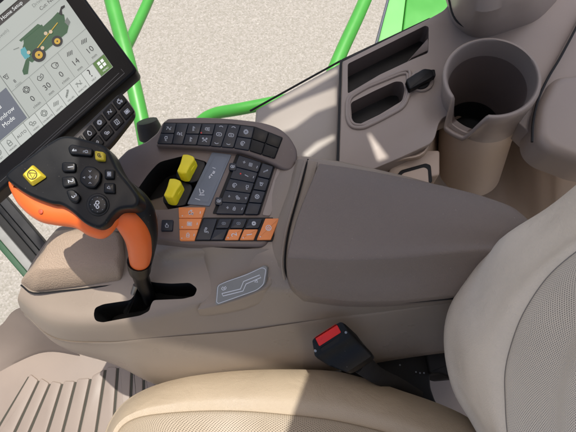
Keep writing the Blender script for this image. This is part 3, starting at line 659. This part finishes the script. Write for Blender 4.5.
# lower row
mb = MB(); mb.prism(PZ, rnd([(203, 217.5), (281, 217.5), (272.5, 241), (194, 241)], 1.5), .0008, -.002, 0); obj('lower_bed', mb, M['gap'], pn)
button(pn, PZ, [(203.5, 218.5), (217.5, 218.5), (210.5, 240), (195, 240)], [('person', .5, .55, 3.6, -4)], .003, lo=.0003)
def rw(x0, x1, y0, y1): return [(x0 - (y0 - 218.5) * .40, y0), (x1 - (y0 - 218.5) * .40, y0), (x1 - (y1 - 218.5) * .40, y1), (x0 - (y1 - 218.5) * .40, y1)]
for i, (x0, x1) in enumerate(((219, 232.5), (233.5, 247.5), (248.5, 263))):
    q = rw(x0, x1, 218.5, 228.3)
    button(pn, PZ, q, [(('oval', 'oval', 'gear')[i], .5, .5, 2.6 if i == 2 else 2.2, 0, 1 if i == 2 else 3)], .003, mats=[M['key'], M['ink'], M['red'], M['dim']], lo=.0003, gap=.4)
    q = rw(x0 - .5, x1 - .5, 229, 240)
    if i == 0: button(pn, PZ, q, [], .003, lo=.0003, gap=.4)
    else: button(pn, PZ, q, [('T:%d' % (3 - i), .55, .5, 8, 100), ('dot', .2, .8, .6)], .003, mats=[M['obtn'], M['ink']], lo=.0003, gap=.4, r=.8, name='orange_button')
button(pn, PZ, rw(265, 279.5, 218, 240), [('oval2', .5, .45, 3.4), ('dot', .18, .85, .6)], .003, mats=[M['obtn'], M['ink']], lo=.0003, gap=.4, r=.8, name='orange_button')
button(pn, PZ, [(161.5, 219.5), (173.5, 219.5), (172.5, 231), (160.5, 231)], [('hand', .5, .5, 2.8)], .003, gap=.3)
button(pn, PZ, [(148.5, 214), (158, 213.5), (157.5, 222), (147.5, 222)], [('dash', .6, .5, 2)], .0015, mats=[M['panel'], M['ink']], gap=.3)

# yellow thumb levers in their recess
for i, (dx, dy) in enumerate(((0, 0), (-13.2, 24.2))):
    hb = MB(); f = lambda L: [(x + dx, y + dy) for x, y in L]
    hb.prism(Z(-.004), rnd(f([(176, 171), (186, 153), (205, 160), (206, 165), (199, 181), (190, 183), (176, 178)]), 2.5), .003, -.03, .002)
    h_ = obj('lever_housing', hb, M['black'], pn)
    yb = MB(); LP = Pl(P(185 + dx, 165 + dy, .008), (-.1, .22, .97))
    yb.prism(LP, rnd(f([(182.5, 154), (188, 154), (193.5, 156), (194.5, 159), (190, 165), (186, 173), (181, 173), (176.5, 171), (180, 163)]), 1.6),   .004, -.012, .0018, 0, 4)
    l_ = obj('thumb_lever', yb, M['yellow'], pn, ('upper', 'lower')[i] + ' yellow thumb lever', sharp=60)
    yb2 = MB(); yb2.prism(LP, rnd(f([(190, 160), (194, 158.5), (196.5, 162), (192, 169), (187, 175.5), (183, 174)]), 1.4), -.003, -.014, .001)
    obj('lever_step', yb2, M['yellow'], pn)

# silver symbol plate on the slope
mb = MB(); mb.patch([[P(*q) for q in r_] for r_ in (
  [(196, 245, -.014), (206, 246.5, -.010), (232, 248.5, -.005), (258, 249, -.003), (268, 249, -.003), (274, 248, -.004)],
  [(201, 258, -.034), (210, 257, -.022), (234, 256, -.012), (259, 255, -.008), (269, 254, -.007), (276, 254, -.010)],
  [(204, 276, -.044), (212, 273, -.034), (238, 268, -.021), (262, 262, -.013), (270, 260, -.011), (277, 260, -.016)],
  [(203, 297, -.048), (211, 292, -.042), (238, 284, -.030), (264, 275, -.018), (271, 272, -.015), (278, 270, -.022)],
  [(198, 308, -.051), (210, 305, -.045), (240, 297, -.033), (263, 287.5, -.022), (271, 281, -.018), (278, 280, -.026)],
  [(198, 311, -.055), (211, 309, -.050), (241, 301, -.039), (265, 291.5, -.029), (273, 285, -.024), (279, 284, -.032)],
  [(200, 316, -.068), (213, 315, -.066), (243, 309, -.056), (267, 300, -.048), (276, 292, -.042), (281, 290, -.045)])], 5, 5, .02); obj('plate_wedge', mb, M['body'], ac, sharp=80)
_a, _b, _c = P(211, 300, -.0415), P(264, 282, -.0165), P(236, 262, -.0145)
SPn = Pl(_a, (_b - _a).cross(_c - _a))
mb = MB(); spq = rnd([(215, 304), (216.5, 285.5), (226, 281), (246, 274), (263.5, 265.5), (267.5, 267.5), (265, 284), (258, 290.5), (240, 297), (217, 305.5)], [2, 3, 4, 6, 3, 3, 3, 4, 6, 2])
mb.prism(SPn, spq, .0035, -.02, .0008)
mb.line(SPn, [(241 + (x - 241) * .94, 285.5 + (y - 285.5) * .9) for x, y in spq], .0037, .55, 1, True)
zz = [(222, 293.5), (240.5, 289), (243.5, 281.5), (259.5, 275), (261, 277.5), (246, 284), (243, 291), (223, 296), (222, 293.5)]
mb.line(SPn, zz, .0037, .8, 1, True)
icon(mb, SPn, .0037, 'belt', 224, 288.5, 2.6, 10, 1, .7); icon(mb, SPn, .0037, 'tri', 256, 281.5, 2.6, 200, 1, .8)
obj('symbol_plate', mb, [M['plate'], M['ink']], ac, 'silver plate with zigzag lever path')

# ------------------------------------------------------------ control lever (joystick)
jy = thing('control_lever', 'black and orange multifunction control lever standing in its slot', 'joystick', tuple(P(141, 290, -.06)))
JP = Pl(P(85, 185, .125), (.03, -.22, .97))
blk = [(4.5, 176.5), (13, 166.5), (27, 157), (41, 147), (52, 140), (60, 136), (70, 135.5), (86, 139), (101, 143.5), (109, 151), (118, 169), (129, 183), (138, 196), (138, 204), (133, 208), (126, 208.5), (118, 210.5), (111, 217), (105, 225), (97, 228.5), (84, 223), (71, 211.5), (60, 205), (50, 203.5), (30, 196), (14, 186)]
blk = sm(blk, 4)
org = sm([(4, 178), (30, 170), (60, 160), (90, 160), (118, 180), (138, 205), (128, 208), (119, 214), (113, 224), (106, 233), (97, 237.5), (84, 234.5), (70, 226.5), (50, 223.5), (34, 220), (20, 210.5), (9, 197)], 5)
mb = MB(); mb.prism(JP, org, .004, -.024, .012, 0, 6, flare=-.008); obj('orange_shell', mb, M['orange'], jy)
mb = MB(); mb.prism(JP, blk, .013, -.012, .0035, 0, 5); obj('button_face', mb, M['black'], jy)
# dimple on the orange shell
mb = MB(); mb.prism(JP, circ(40.5, 211.5, 2.4, 12)[:-1], .0046, .002, .0003); obj('shell_plug', mb, mat('dark_orange', (188, 70, 30), .5), jy)
# grip
mb = MB(); mb.tube([P(113, 213, .106), P(121, 215, .106), P(130.5, 223.5, .094), P(137.5, 236, .076), P(140, 249, .053), P(140, 258, .037), P(139.5, 264, .026)], [.006, .0105, .0128, .0128, .0122, .0112, .0098], 24, 0, 6)
obj('orange_grip', mb, M['orange'], jy)
mb = MB(); mb.tube([P(112, 186, .108), P(123, 196, .104), P(136, 208, .095), P(144.5, 222, .080), P(147, 238, .060), P(145.5, 252, .038), P(143, 264, .020)], [.012, .0155, .0155, .0125, .0105, .0095, .009], 24, 0, 6)
obj('grip_spine', mb, M['black'], jy)
mb = MB(); mb.tube([P(139.5, 261, .030), P(139.5, 267, .018), P(140, 271, .010)], [.0128, .0124, .0115], 20, 0, 3)
mb.tube([P(139.5, 268, .014), P(142, 280, -.02), P(147, 292, -.05), P(150, 300, -.075)], [.0098, .009, .008, .008], 16, 0, 4); obj('shaft', mb, M['gloss'], jy)
mb = MB(); mb.tube([P(136, 285, -.04), P(131, 300, -.06), P(126, 312, -.085)], .0035, 10, 0, 4); obj('steel_rod', mb, M['metal'], jy)
FT = .0132
jm = [M['keylit'], M['kink'], M['dim']]
def jb(q, ics, h=.0165, r=1.5, mats=None, **k): return button(jy, JP, q, ics, h, mats or jm, .4, r, lo=.010, bev=.0014, **k)
for f_, z0, z1, nm in (((22, 175), (33, 164.5), (47, 177), (32.5, 186.5)), .011, .022, 'y'),:
    mb = MB(); q = list(f_); cx = sum(a[0] for a in q) / 4; cy = sum(a[1] for a in q) / 4
    qb = rnd(q, 2.5, 4); qt = [(cx - 1.5 + (x - cx) * .74, cy - 1.2 + (y - cy) * .74) for x, y in qb]
    b0 = [JP.at(x, y, .012) for x, y in qb]; b1 = [JP.at(x, y, .0145) for x, y in qb]; b2 = [JP.at(x, y, .0185) for x, y in qt]
    cc = sum(b2, Vector()) / len(b2); b3 = [cc + (v - cc) * .95 + JP.n * .0004 for v in b2]
    if area([JP.loc(v) for v in b0]) < 0: b0, b1, b2, b3 = b0[::-1], b1[::-1], b2[::-1], b3[::-1]
    mb.stack([b0, b1, b2, b3]); icon(mb, JP, .0192, 'fan', cx - 1.5, cy - 1.2, 0.01, 0, 1, .1)
    mb.line(JP, [(x * 4.6 + cx - 1.5, y * 4.6 + cy - 1.2) for x, y in circ(0, 0, 1, 20)], .0192, .8, 1)
    mb.line(JP, [(cx - 4.5, cy - 3), (cx + 2, cy - 2.5), (cx - 1, cy + 2.6), (cx - 4.5, cy - 3)], .0192, .7, 1)
    obj('yellow_key', mb, [M['ykey'], M['gap']], jy, 'large yellow key with a round mark')
jb([(94, 150), (104, 151.5), (104, 160.5), (94.5, 160)], [('belt', .5, .5, 2.6, -60)], .0185, 1.8, [M['ykey'], M['gap']], name='yellow_key', label='small yellow key')
jb([(67, 147), (71, 143.5), (93, 148.5), (92, 156.5), (69, 154.5)], [('bars', -4, 0, 3, 90), ('head', 7, 1.5, 3, -90)], r=2.5)
jb([(61, 161.5), (76, 162), (75.5, 172), (61, 172)], [('T:1', .62, .5, 8, -85)], r=3)
jb([(60.5, 176.5), (74.5, 175.5), (77.5, 185), (62, 188)], [('T:2', .62, .5, 8, -78)], r=3)
jb([(65, 190), (73, 188.5), (81, 197), (77, 204), (69, 201)], [('T:3', 1, 0, 8, -55)], r=3)
oct_ = [(90 + 12 * math.cos(a) * (1 if i % 2 else .93), 177 + 12.5 * math.sin(a) * (1 if i % 2 else .93)) for i, a in enumerate([PI / 8 + PI / 4 * k for k in range(8)])]
jb(oct_, [('up', 0, -6, 2.4, 180), ('down', 0, 6, 2.4, 180), ('plus', 0, 0, 3.2), ('tri', -6, .5, 1.8, 180), ('dash', 6, 0, 2.2, 90)], .0175, 2.5)
jb([(104, 169), (114.5, 169), (114, 179), (104, 179)], [('panel', .5, .5, 2.8, -90)])
jb([(103.5, 182.5), (114.5, 182.5), (115, 193.5), (103, 193)], [('tri', .5, .5, 3.2, -40)])
mb = MB(); mb.prism(JP, circ(97.5, 204.5, 11.5, 30)[:-1], .0145, .01, .001, 0); k_ = obj('rotary_ring', mb, M['blackm'], jy)
mb = MB(); mb.prism(JP, circ(97.5, 204.5, 9.2, 30)[:-1], .0165, .012, .0012, 0); icon(mb, JP, .0167, 'cogs', 97.5, 204.5, 4.2, -60, 1, .9)
for a in range(0, 360, 45): dot(mb, JP, .0167, 97.5 + 7.2 * math.cos(math.radians(a)), 204.5 + 7.2 * math.sin(math.radians(a)), .45, 2)
obj('rotary_button', mb, [M['keylit'], M['ink'], M['dim']], k_)

# ------------------------------------------------------------ monitor
mo = thing('monitor', 'tilted touch screen monitor showing a green combine in a black bezel', 'monitor', tuple(P(60, 90, .12)))
MP = Pl(P(70, 70, .13), (.12, -.36, .92))
O = Vector((113, 67)); EX = Vector((.7615, -.6475)); EY = Vector((-.574, -.819))
def sp(x, y): q = O + EX * x + EY * y; return (q.x, q.y)
bz = rnd([(137.5, 70), (84, -10), (40, -70), (-150, 60), (-60, 260), (0, 194)], [4, 1, 4, 4, 4, 2], 5)
bz = rnd([(137.5, 70), (85, -2), (40, -62), (-160, 110), (-115, 192), (-30, 218)], [5, .1, 4, 4, 4, 6], 5)
mb = MB(); mb.prism(MP, bz, .004, -.022, .003); obj('bezel', mb, M['gloss'], mo)
mb = MB(); mb.line(MP, [(x + 1.0, y + 3) for x, y in ((118, 70), (96, 91), (60, 124), (20, 160), (-10, 187))], .0043, .6); mb.line(MP, [(121, 69), (124.5, 73), (98, 97), (60, 131), (30, 158)], .0043, .7); obj('bezel_highlight', mb, mat('bezel_highlight_grey', (52, 54, 56), .3), mo)  # highlights along the bezel, painted on as grey lines
def tx(mb, s_, x, y, size, mi, dang=0, left=False): q = sp(x, y); text(mb, MP, s_, q[0], q[1], size, 40.3 + dang, o_, mi, 1, left=left)
scr = MB(); o_ = .0044
def rect(x0, y0, x1, y1, off, mi): scr.flat(MP, [sp(x0, y0), sp(x1, y0), sp(x1, y1), sp(x0, y1)], off, mi)
def rl(pts, mi=3, wd=.5, off=None): scr.line(MP, [sp(*p) for p in pts], off or .0052, wd, mi)
EM = [emis('screen_ground', (198, 203, 196), .62), emis('screen_tile', (212, 216, 210), .66), emis('screen_dark', (70, 74, 84), .5), emis('screen_line', (140, 146, 140), .5), emis('screen_ink', (34, 38, 40), .4),
      emis('screen_green', (58, 104, 66), .55), emis('screen_yellow', (214, 170, 50), .7), emis('screen_tan', (214, 190, 160), .7), emis('screen_menu', (86, 132, 50), .6), emis('screen_bar', (62, 60, 54), .45), emis('screen_mode', (120, 126, 138), .55), emis('screen_white', (236, 238, 236), .8), emis('screen_cyan', (90, 180, 190), .6)]
rect(-162, 0, 0, 112, .0044, 0)
rect(-162, 105, 0, 113, .0048, 9); rect(-162, 113, 0, 122, .0046, 0)
rl([(-162, 113), (0, 113)], 9, .5)
o_ = .0056
tx(scr, 'Home Setup', -51, 109, 5.4, 11, 0)
tx(scr, 'Driving: Ready', -16, 98.5, 5.2, 3); tx(scr, 'Cut: Normal', -13.5, 91.5, 5.2, 4)
tx(scr, 'Filled: Grain tank (swath)', -88, 97, 4.6, 3)
rl([(-100, 86), (0, 86)], 3, .4); rl([(-98, 15), (-98, 86)], 3, .7)
# toolbar
tools = [None, None, 'wave', 'auger', 'rows', 'gear', 'cogs', None, 'can', 'fan']
labs = ['MENU', 'HELP', 'ANALYSE', 'VALUES', 'LIGHTS', 'CALIBRATE', 'VIDEO', 'AUTO', 'HEADER', 'SET']
for i in range(10):
    x1 = -i * 15.2; x0 = x1 - 14.8
    rect(x0, .4, x1 - .2, 15.6, .0048, 8 if i == 0 else 1); rl([(x0 - .1, 0), (x0 - .1, 15.6)], 3, .5)
    xc = (x0 + x1) / 2
    if tools[i]: 
        q = sp(xc, 9.5); icon(scr, MP, .0055, tools[i], q[0], q[1], 3.8, 40.3, 3, .8)
    tx(scr, labs[i], xc, 3.0 if i != 7 else 8, 2.5 if i != 7 else 4.2, 11 if i == 0 else 4)
for a in (-1, 1):
    for b in (-1, 1): rect(-7.5 + a * 2.1 - 1.6, 9.8 + b * 2.1 - 1.6, -7.5 + a * 2.1 + 1.6, 9.8 + b * 2.1 + 1.6, .0055, 11)
tx(scr, '?', -22.6, 10, 12, 4)
rl([(-162, 15.9), (0, 15.9)], 3, .5)
# values
vals = ['10', '14', '0', '30', '0']; vi = ['rows', 'rows', 'jug', 'belt', 'gear']; un = ['mm', 'mm', 'r/min', 'mm', 'r/min']
for i in range(5):
    xc = -9.2 - 18.8 * i
    tx(scr, vals[i], xc, 28.0, 8.2, 4); tx(scr, un[i], xc, 20.5, 4.2, 4); q = sp(xc, 39); icon(scr, MP, .0055, vi[i], q[0], q[1], 4, 40.3, 4, .7)
    if i: rl([(xc + 9.4, 17), (xc + 9.4, 47)], 3, .35)
rl([(-98, 47), (0, 47)], 3, .4)
q = sp(-97.5 + 4, 62); icon(scr, MP, .0055, 'hopper', q[0], q[1], 3.2, 40.3, 4, .7); tx(scr, '8', -89, 53, 5, 4); tx(scr, 'r/min', -88, 48.5, 3.6, 3)
# mode tile
rect(-136, 17, -100, 54, .0050, 10); q = sp(-118, 46); icon(scr, MP, .0055, 'hopper', q[0], q[1], 6, 40.3, 11, .9)
tx(scr, 'Windrow', -117.5, 33.5, 6.4, 11); tx(scr, 'Mode', -117.5, 26, 6.4, 11)
rect(-160, 17, -138, 54, .0050, 1)
# the little combine
def sh(pts, mi, off): scr.flat(MP, [sp(*p) for p in pts], off, mi)
sh([(-66, 60), (-64, 56), (-18, 56), (-13, 60), (-13, 66), (-10, 72), (-14, 78), (-22, 77), (-34, 76.5), (-34, 79), (-58, 79), (-60, 76), (-63, 74), (-64, 62)], 5, .0052)
sh([(-61, 79), (-62, 81.5), (-37, 82), (-35, 78.5)], 5, .0054)
sh([(-68, 70), (-68, 63), (-62, 62), (-61, 73), (-66, 73.5)], 12, .0056)
sh([(-78, 52), (-74, 50), (-66, 58), (-64, 63), (-68, 62), (-77, 56)], 5, .0054)
rl([(-66, 76), (-72, 78)], 3, .8)
sh([(-14, 76), (-8, 80), (-4, 79), (-5, 77), (-9, 77), (-12, 72)], 4, .0055)
sh([(-9, 62), (-13, 60), (-14, 66), (-9, 68)], 3, .0054)
rl([(-60, 62), (-20, 70)], 6, .9, .0058)
for x, y, r in ((-54, 57.5, 7.2), (-31, 56, 5.6)):
    q = sp(x, y); scr.flat(MP, circ(q[0], q[1], r, 20)[:-1], .0060, 4); scr.flat(MP, circ(q[0], q[1], r * .55, 16)[:-1], .0064, 6); scr.flat(MP, circ(q[0], q[1], r * .15, 8)[:-1], .0066, 4)
for x, y in ((-61, 66), (-47, 60.5), (-36, 69.5), (-31, 67.5)):
    q = sp(x, y); scr.flat(MP, circ(q[0], q[1], 1.9, 12)[:-1], .0062, 7)
# boxes top left
q = sp(-86, 120); icon(scr, MP, .0055, 'dash', q[0], q[1], 3, 40, 4, .7)
obj('screen', scr, EM, mo)
# key bar under the screen
KB = Pl(P(100, 120, .128), (.12, -.36, .92))
kb = MB(); kb.prism(KB, rnd([(120.5, 91), (136, 112), (112, 143), (60, 196), (35, 172)], [7, 9, 6, 4, 4], 6), 0, -.012, .003); kbo = obj('key_bar', kb, mat('brown_black_plastic', (48, 43, 40), .4, .06, 40), mo)
dr = Vector((-10.1, 10.6)); dc = Vector((7.3, 10.2)); c0 = Vector((119.7, 101.2))
kin = [['truck', 'wave', 'gear', 'drop', 'fan'], ['panel', 'bolt', 'cogs', 'belt', 'can']]
for r in range(2):
    for k in range(5):
        c_ = c0 + dr * k + dc * r
        if k == 4 and r == 0: pass
        a = dr * .44; b = dc * .42
        q = [tuple(c_ + a - b * 1), tuple(c_ - a - b), tuple(c_ - a + b), tuple(c_ + a + b)]
        button(kbo, KB, q, [(kin[r][k], .5, .5, 3.1, 40)], .0022, [M['gloss'], M['ink'], M['red']], .1, 1.4, lo=-.001, wd=.8)

# ------------------------------------------------------------ seat
st = thing('operator_seat', 'cream and pale leather operator seat with perforated centre panels', 'seat', (.2, -.25, -.45))
r0 = [(92, 470), (104, 440), (112, 420), (126, 402), (150, 388), (185, 378), (230, 372), (280, 370), (330, 371.5), (362, 378.5), (400, 391), (440, 405), (470, 420), (500, 445)]
sea = [(106, 470), (112, 448), (120, 430), (134, 420), (158, 415), (200, 412), (240, 412), (280, 415), (325, 420), (360, 427), (395, 436), (430, 448), (450, 460), (470, 480)]
def mid(a, b, t): return (a[0] + (b[0] - a[0]) * t, a[1] + (b[1] - a[1]) * t)
rows = [[P(x, y, -.165) + Vector((0, 0, -.1)) for x, y in r0], [P(x, y + .5, -.18) for x, y in r0], [P(x, y, -.165) for x, y in r0], [P(*mid(a, b, .22), -.142) for a, b in zip(r0, sea)], [P(*mid(a, b, .6), -.126) for a, b in zip(r0, sea)], [P(*b, -.124) for b in sea],
        [P(b[0] + (280 - b[0]) * .2, b[1] + 50, -.120) for b in sea], [P(b[0] + (280 - b[0]) * .3, b[1] + 130, -.122) for b in sea]]
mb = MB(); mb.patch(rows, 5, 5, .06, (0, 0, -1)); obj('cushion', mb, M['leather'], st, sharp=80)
ins = [[P(b[0], b[1], -.1225) for b in sea], [P(b[0] + (280 - b[0]) * .02, b[1] + 3, -.1195) for b in sea], [P(b[0] + (280 - b[0]) * .2, b[1] + 50, -.1165) for b in sea], [P(b[0] + (280 - b[0]) * .3, b[1] + 130, -.118) for b in sea]]
mb = MB(); mb.patch(ins, 5, 6, .006); obj('cushion_insert', mb, M['perfs'], st, 'perforated centre of the seat cushion', sharp=80)
mb = MB(); mb.tube([P(b[0], b[1] - .6, -.1225) for b in sea], .0011, 6, 0, 4); obj('cushion_seam', mb, mat('seam_thread', (150, 132, 108), .7), st)
q0 = [(600, 165, .10), (576, 186, .085), (547, 209, .065), (500, 240.5, .035), (465, 282, .0), (447.5, 314, -.03), (444.5, 349, -.06), (453, 390, -.09), (471, 422, -.11), (495, 465, -.13)]
q1 = [(606, 185, .125), (582, 197, .11), (554, 220, .092), (508, 254, .062), (474, 292, .027), (456, 322, -.003), (453.5, 353, -.033), (461, 390, -.063), (478, 422, -.083), (501, 465, -.105)]
q2 = [(615, 208, .155), (592, 220, .142), (562, 241, .123), (521, 275, .095), (491, 311, .062), (475, 340, .035), (471, 368, .008), (477, 400, -.02), (490, 430, -.04), (510, 465, -.06)]
q3 = [(625, 232, .165), (600, 240, .158), (576, 253, .147), (547, 279, .125), (524, 314, .095), (512, 345, .07), (506, 372, .048), (506, 400, .025), (508, 432, .0), (514, 470, -.02)]
q4 = [(720, 262, .19), (690, 275, .18), (665, 290, .175), (640, 315, .155), (620, 345, .125), (608, 372, .10), (600, 398, .075), (597, 420, .055), (597, 450, .03), (600, 490, .01)]
bk = [[P(x + 12, y + 4, z - .1) for x, y, z in q0], [P(x + 2, y, z - .02) for x, y, z in q0]] + [[P(*p) for p in r] for r in (q0, q1, q2, q3)] + [[P(*p) + Vector(d_) for p in q4] for d_ in ((0, 0, -.012), (.22, -.03, -.012), (.30, -.04, -.04))]
bk = [[r_[0] * 2.6 - r_[1] * 1.6] + r_ + [r_[-1] * 2.6 - r_[-2] * 1.6] for r_ in bk]
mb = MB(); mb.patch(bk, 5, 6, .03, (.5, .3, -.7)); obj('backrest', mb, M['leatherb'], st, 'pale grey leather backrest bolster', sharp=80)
def up(p, k): v = P(*p); return v + (CAM - v).normalized() * k
q34 = [tuple(a + (b - a) * .04 for a, b in zip(p, q)) for p, q in zip(q3, q4)]
mb = MB(); mb.patch([[up(p, -.001) for p in q3], [up(p, .0045) for p in q34], [up(tuple(a + (b - a) * .5 for a, b in zip(p, q)), .012) for p, q in zip(q3, q4)], [up(p, .005) for p in q4], [up(p, .004) + Vector((.18, -.025, .0)) for p in q4]], 5, 8, .004, (.3, .2, -.8)); obj('backrest_insert', mb, M['perfb'], st, 'perforated centre of the backrest', sharp=80)
mb = MB(); mb.tube([up(p, .0006) for p in q3], .0012, 6, 0, 5); obj('backrest_seam', mb, mat('seam_thread_grey', (130, 122, 114), .7), st)
# seat underframe seen in the gap
mb = MB(); mb.prism(Z(-.25), rnd([(330, 400), (350, 345), (425, 340), (430, 372), (431, 388), (436, 402), (446, 412), (380, 460)], 4), 0, -.12, .004)
mb.prism(Z(-.24), rnd([(424, 340), (520, 335), (520, 372), (452, 378), (440, 373.5), (430, 374)], 3), 0, -.1, .004)
ufr = obj('seat_base', mb, M['gap'], st)
mb = MB()
for x, y in ((400, 365), (420, 373), (416, 372), (424, 373)): mb.tube([P(x, y, -.246), P(x, y, -.236)], .0013, 8)
obj('base_bolt', mb, M['dim'], ufr)

# ------------------------------------------------------------ seat belt buckle
bu = thing('seat_belt_buckle', 'black seat belt buckle with red release button beside the seat', 'buckle', tuple(P(355, 365, -.13)))
T = [(312, 339.5, -.055), (341.5, 321, -.055), (351.5, 336.5, -.068), (315, 357.5, -.068)]
E = [(352, 362, -.098), (366, 350, -.098), (377, 360, -.118), (360, 377, -.118)]
F = [P(*q) for q in T]; ctr = sum(F, Vector()) / 4
nrm = (F[1] - F[0]).cross(F[3] - F[0]).normalized()
if nrm.dot(CAM - ctr) < 0: nrm = -nrm
BP = Pl(ctr, nrm)
# housing: rings from the button end to the strap end
def quadring(q, k=5): return q
def sect(A, B, t): return [a.lerp(b, t) for a, b in zip(A, B)]
B0 = [P(312, 339.5, -.058), P(341.5, 321, -.058), P(351.5, 336, -.066), P(315, 357.5, -.066)]
B1 = [P(320, 349, -.105), P(352, 327, -.105), P(380, 358, -.098), P(356, 376.5, -.098)]
def rq(Q, r=.2):
    out = []
    for i in range(4):
        a, b, c_ = Q[i - 1], Q[i], Q[(i + 1) % 4]
        s = b.lerp(a, r); t = b.lerp(c_, r)
        for j in range(5): f = j / 4; out.append(s * (1 - f) ** 2 + b * 2 * f * (1 - f) + t * f * f)
    return out
hs = MB()
def shrink(L, k): c_ = sum(L, Vector()) / len(L); return [c_ + (v - c_) * k for v in L]
ax_ = (P(368, 368, -.125) - ctr).normalized()
Wd = (F[1] - F[0]); Ht = (F[3] - F[0])
w1 = Wd.normalized(); h1 = ax_.cross(w1).normalized()
if h1.dot(F[3] - F[0]) < 0: h1 = -h1
c0_ = ctr
def sec(t, a, b, dz=0): 
    cc = c0_ + ax_ * t + Vector((0, 0, dz)); return rq([cc - w1 * a - h1 * b, cc + w1 * a - h1 * b, cc + w1 * a + h1 * b, cc - w1 * a + h1 * b], .18)
a = Wd.length / 2; b = .0115
top_ring = rq(F, .14)
hs.stack([shrink(top_ring, .97), top_ring, [v + ax_ * .006 for v in shrink(top_ring, 1.03)], [v + ax_ * .03 for v in shrink(top_ring, 1.0)], sec(.052, a * 1.0, b * 1.25), sec(.062, a * .92, b * 1.1), sec(.068, a * .6, b * .8)])
obj('housing', hs, M['black'], bu, sharp=50)
mb = MB(); mb.prism(BP, rnd([(315.8, 339), (337.5, 325.2), (341.3, 332.5), (319.5, 346.5)], 1), .0016, -.003, .0007); obj('release_button', mb, M['red'], bu, 'red release button')
mb = MB(); mb.prism(BP, rnd([(320.5, 348.5), (343, 334), (344.5, 337.5), (322, 352)], 1), .0005, -.003, 0); obj('tongue_slot', mb, M['gap'], bu)
mb = MB()
for x, y in ((315.5, 351), (346, 332.5)): mb = MB(); mb.prism(BP, circ(x, y, 1.4, 10)[:-1], .0012, 0, .0003); obj('rivet', mb, M['metal'], bu)
mb = MB(); mb.tube([c0_ + ax_ * .07, P(378, 376, -.15), P(398, 384, -.18), P(420, 398, -.2)], [.006, .005, .004, .004], 10, 0, 4, flat=2.4); obj('strap', mb, M['blackm'], bu)
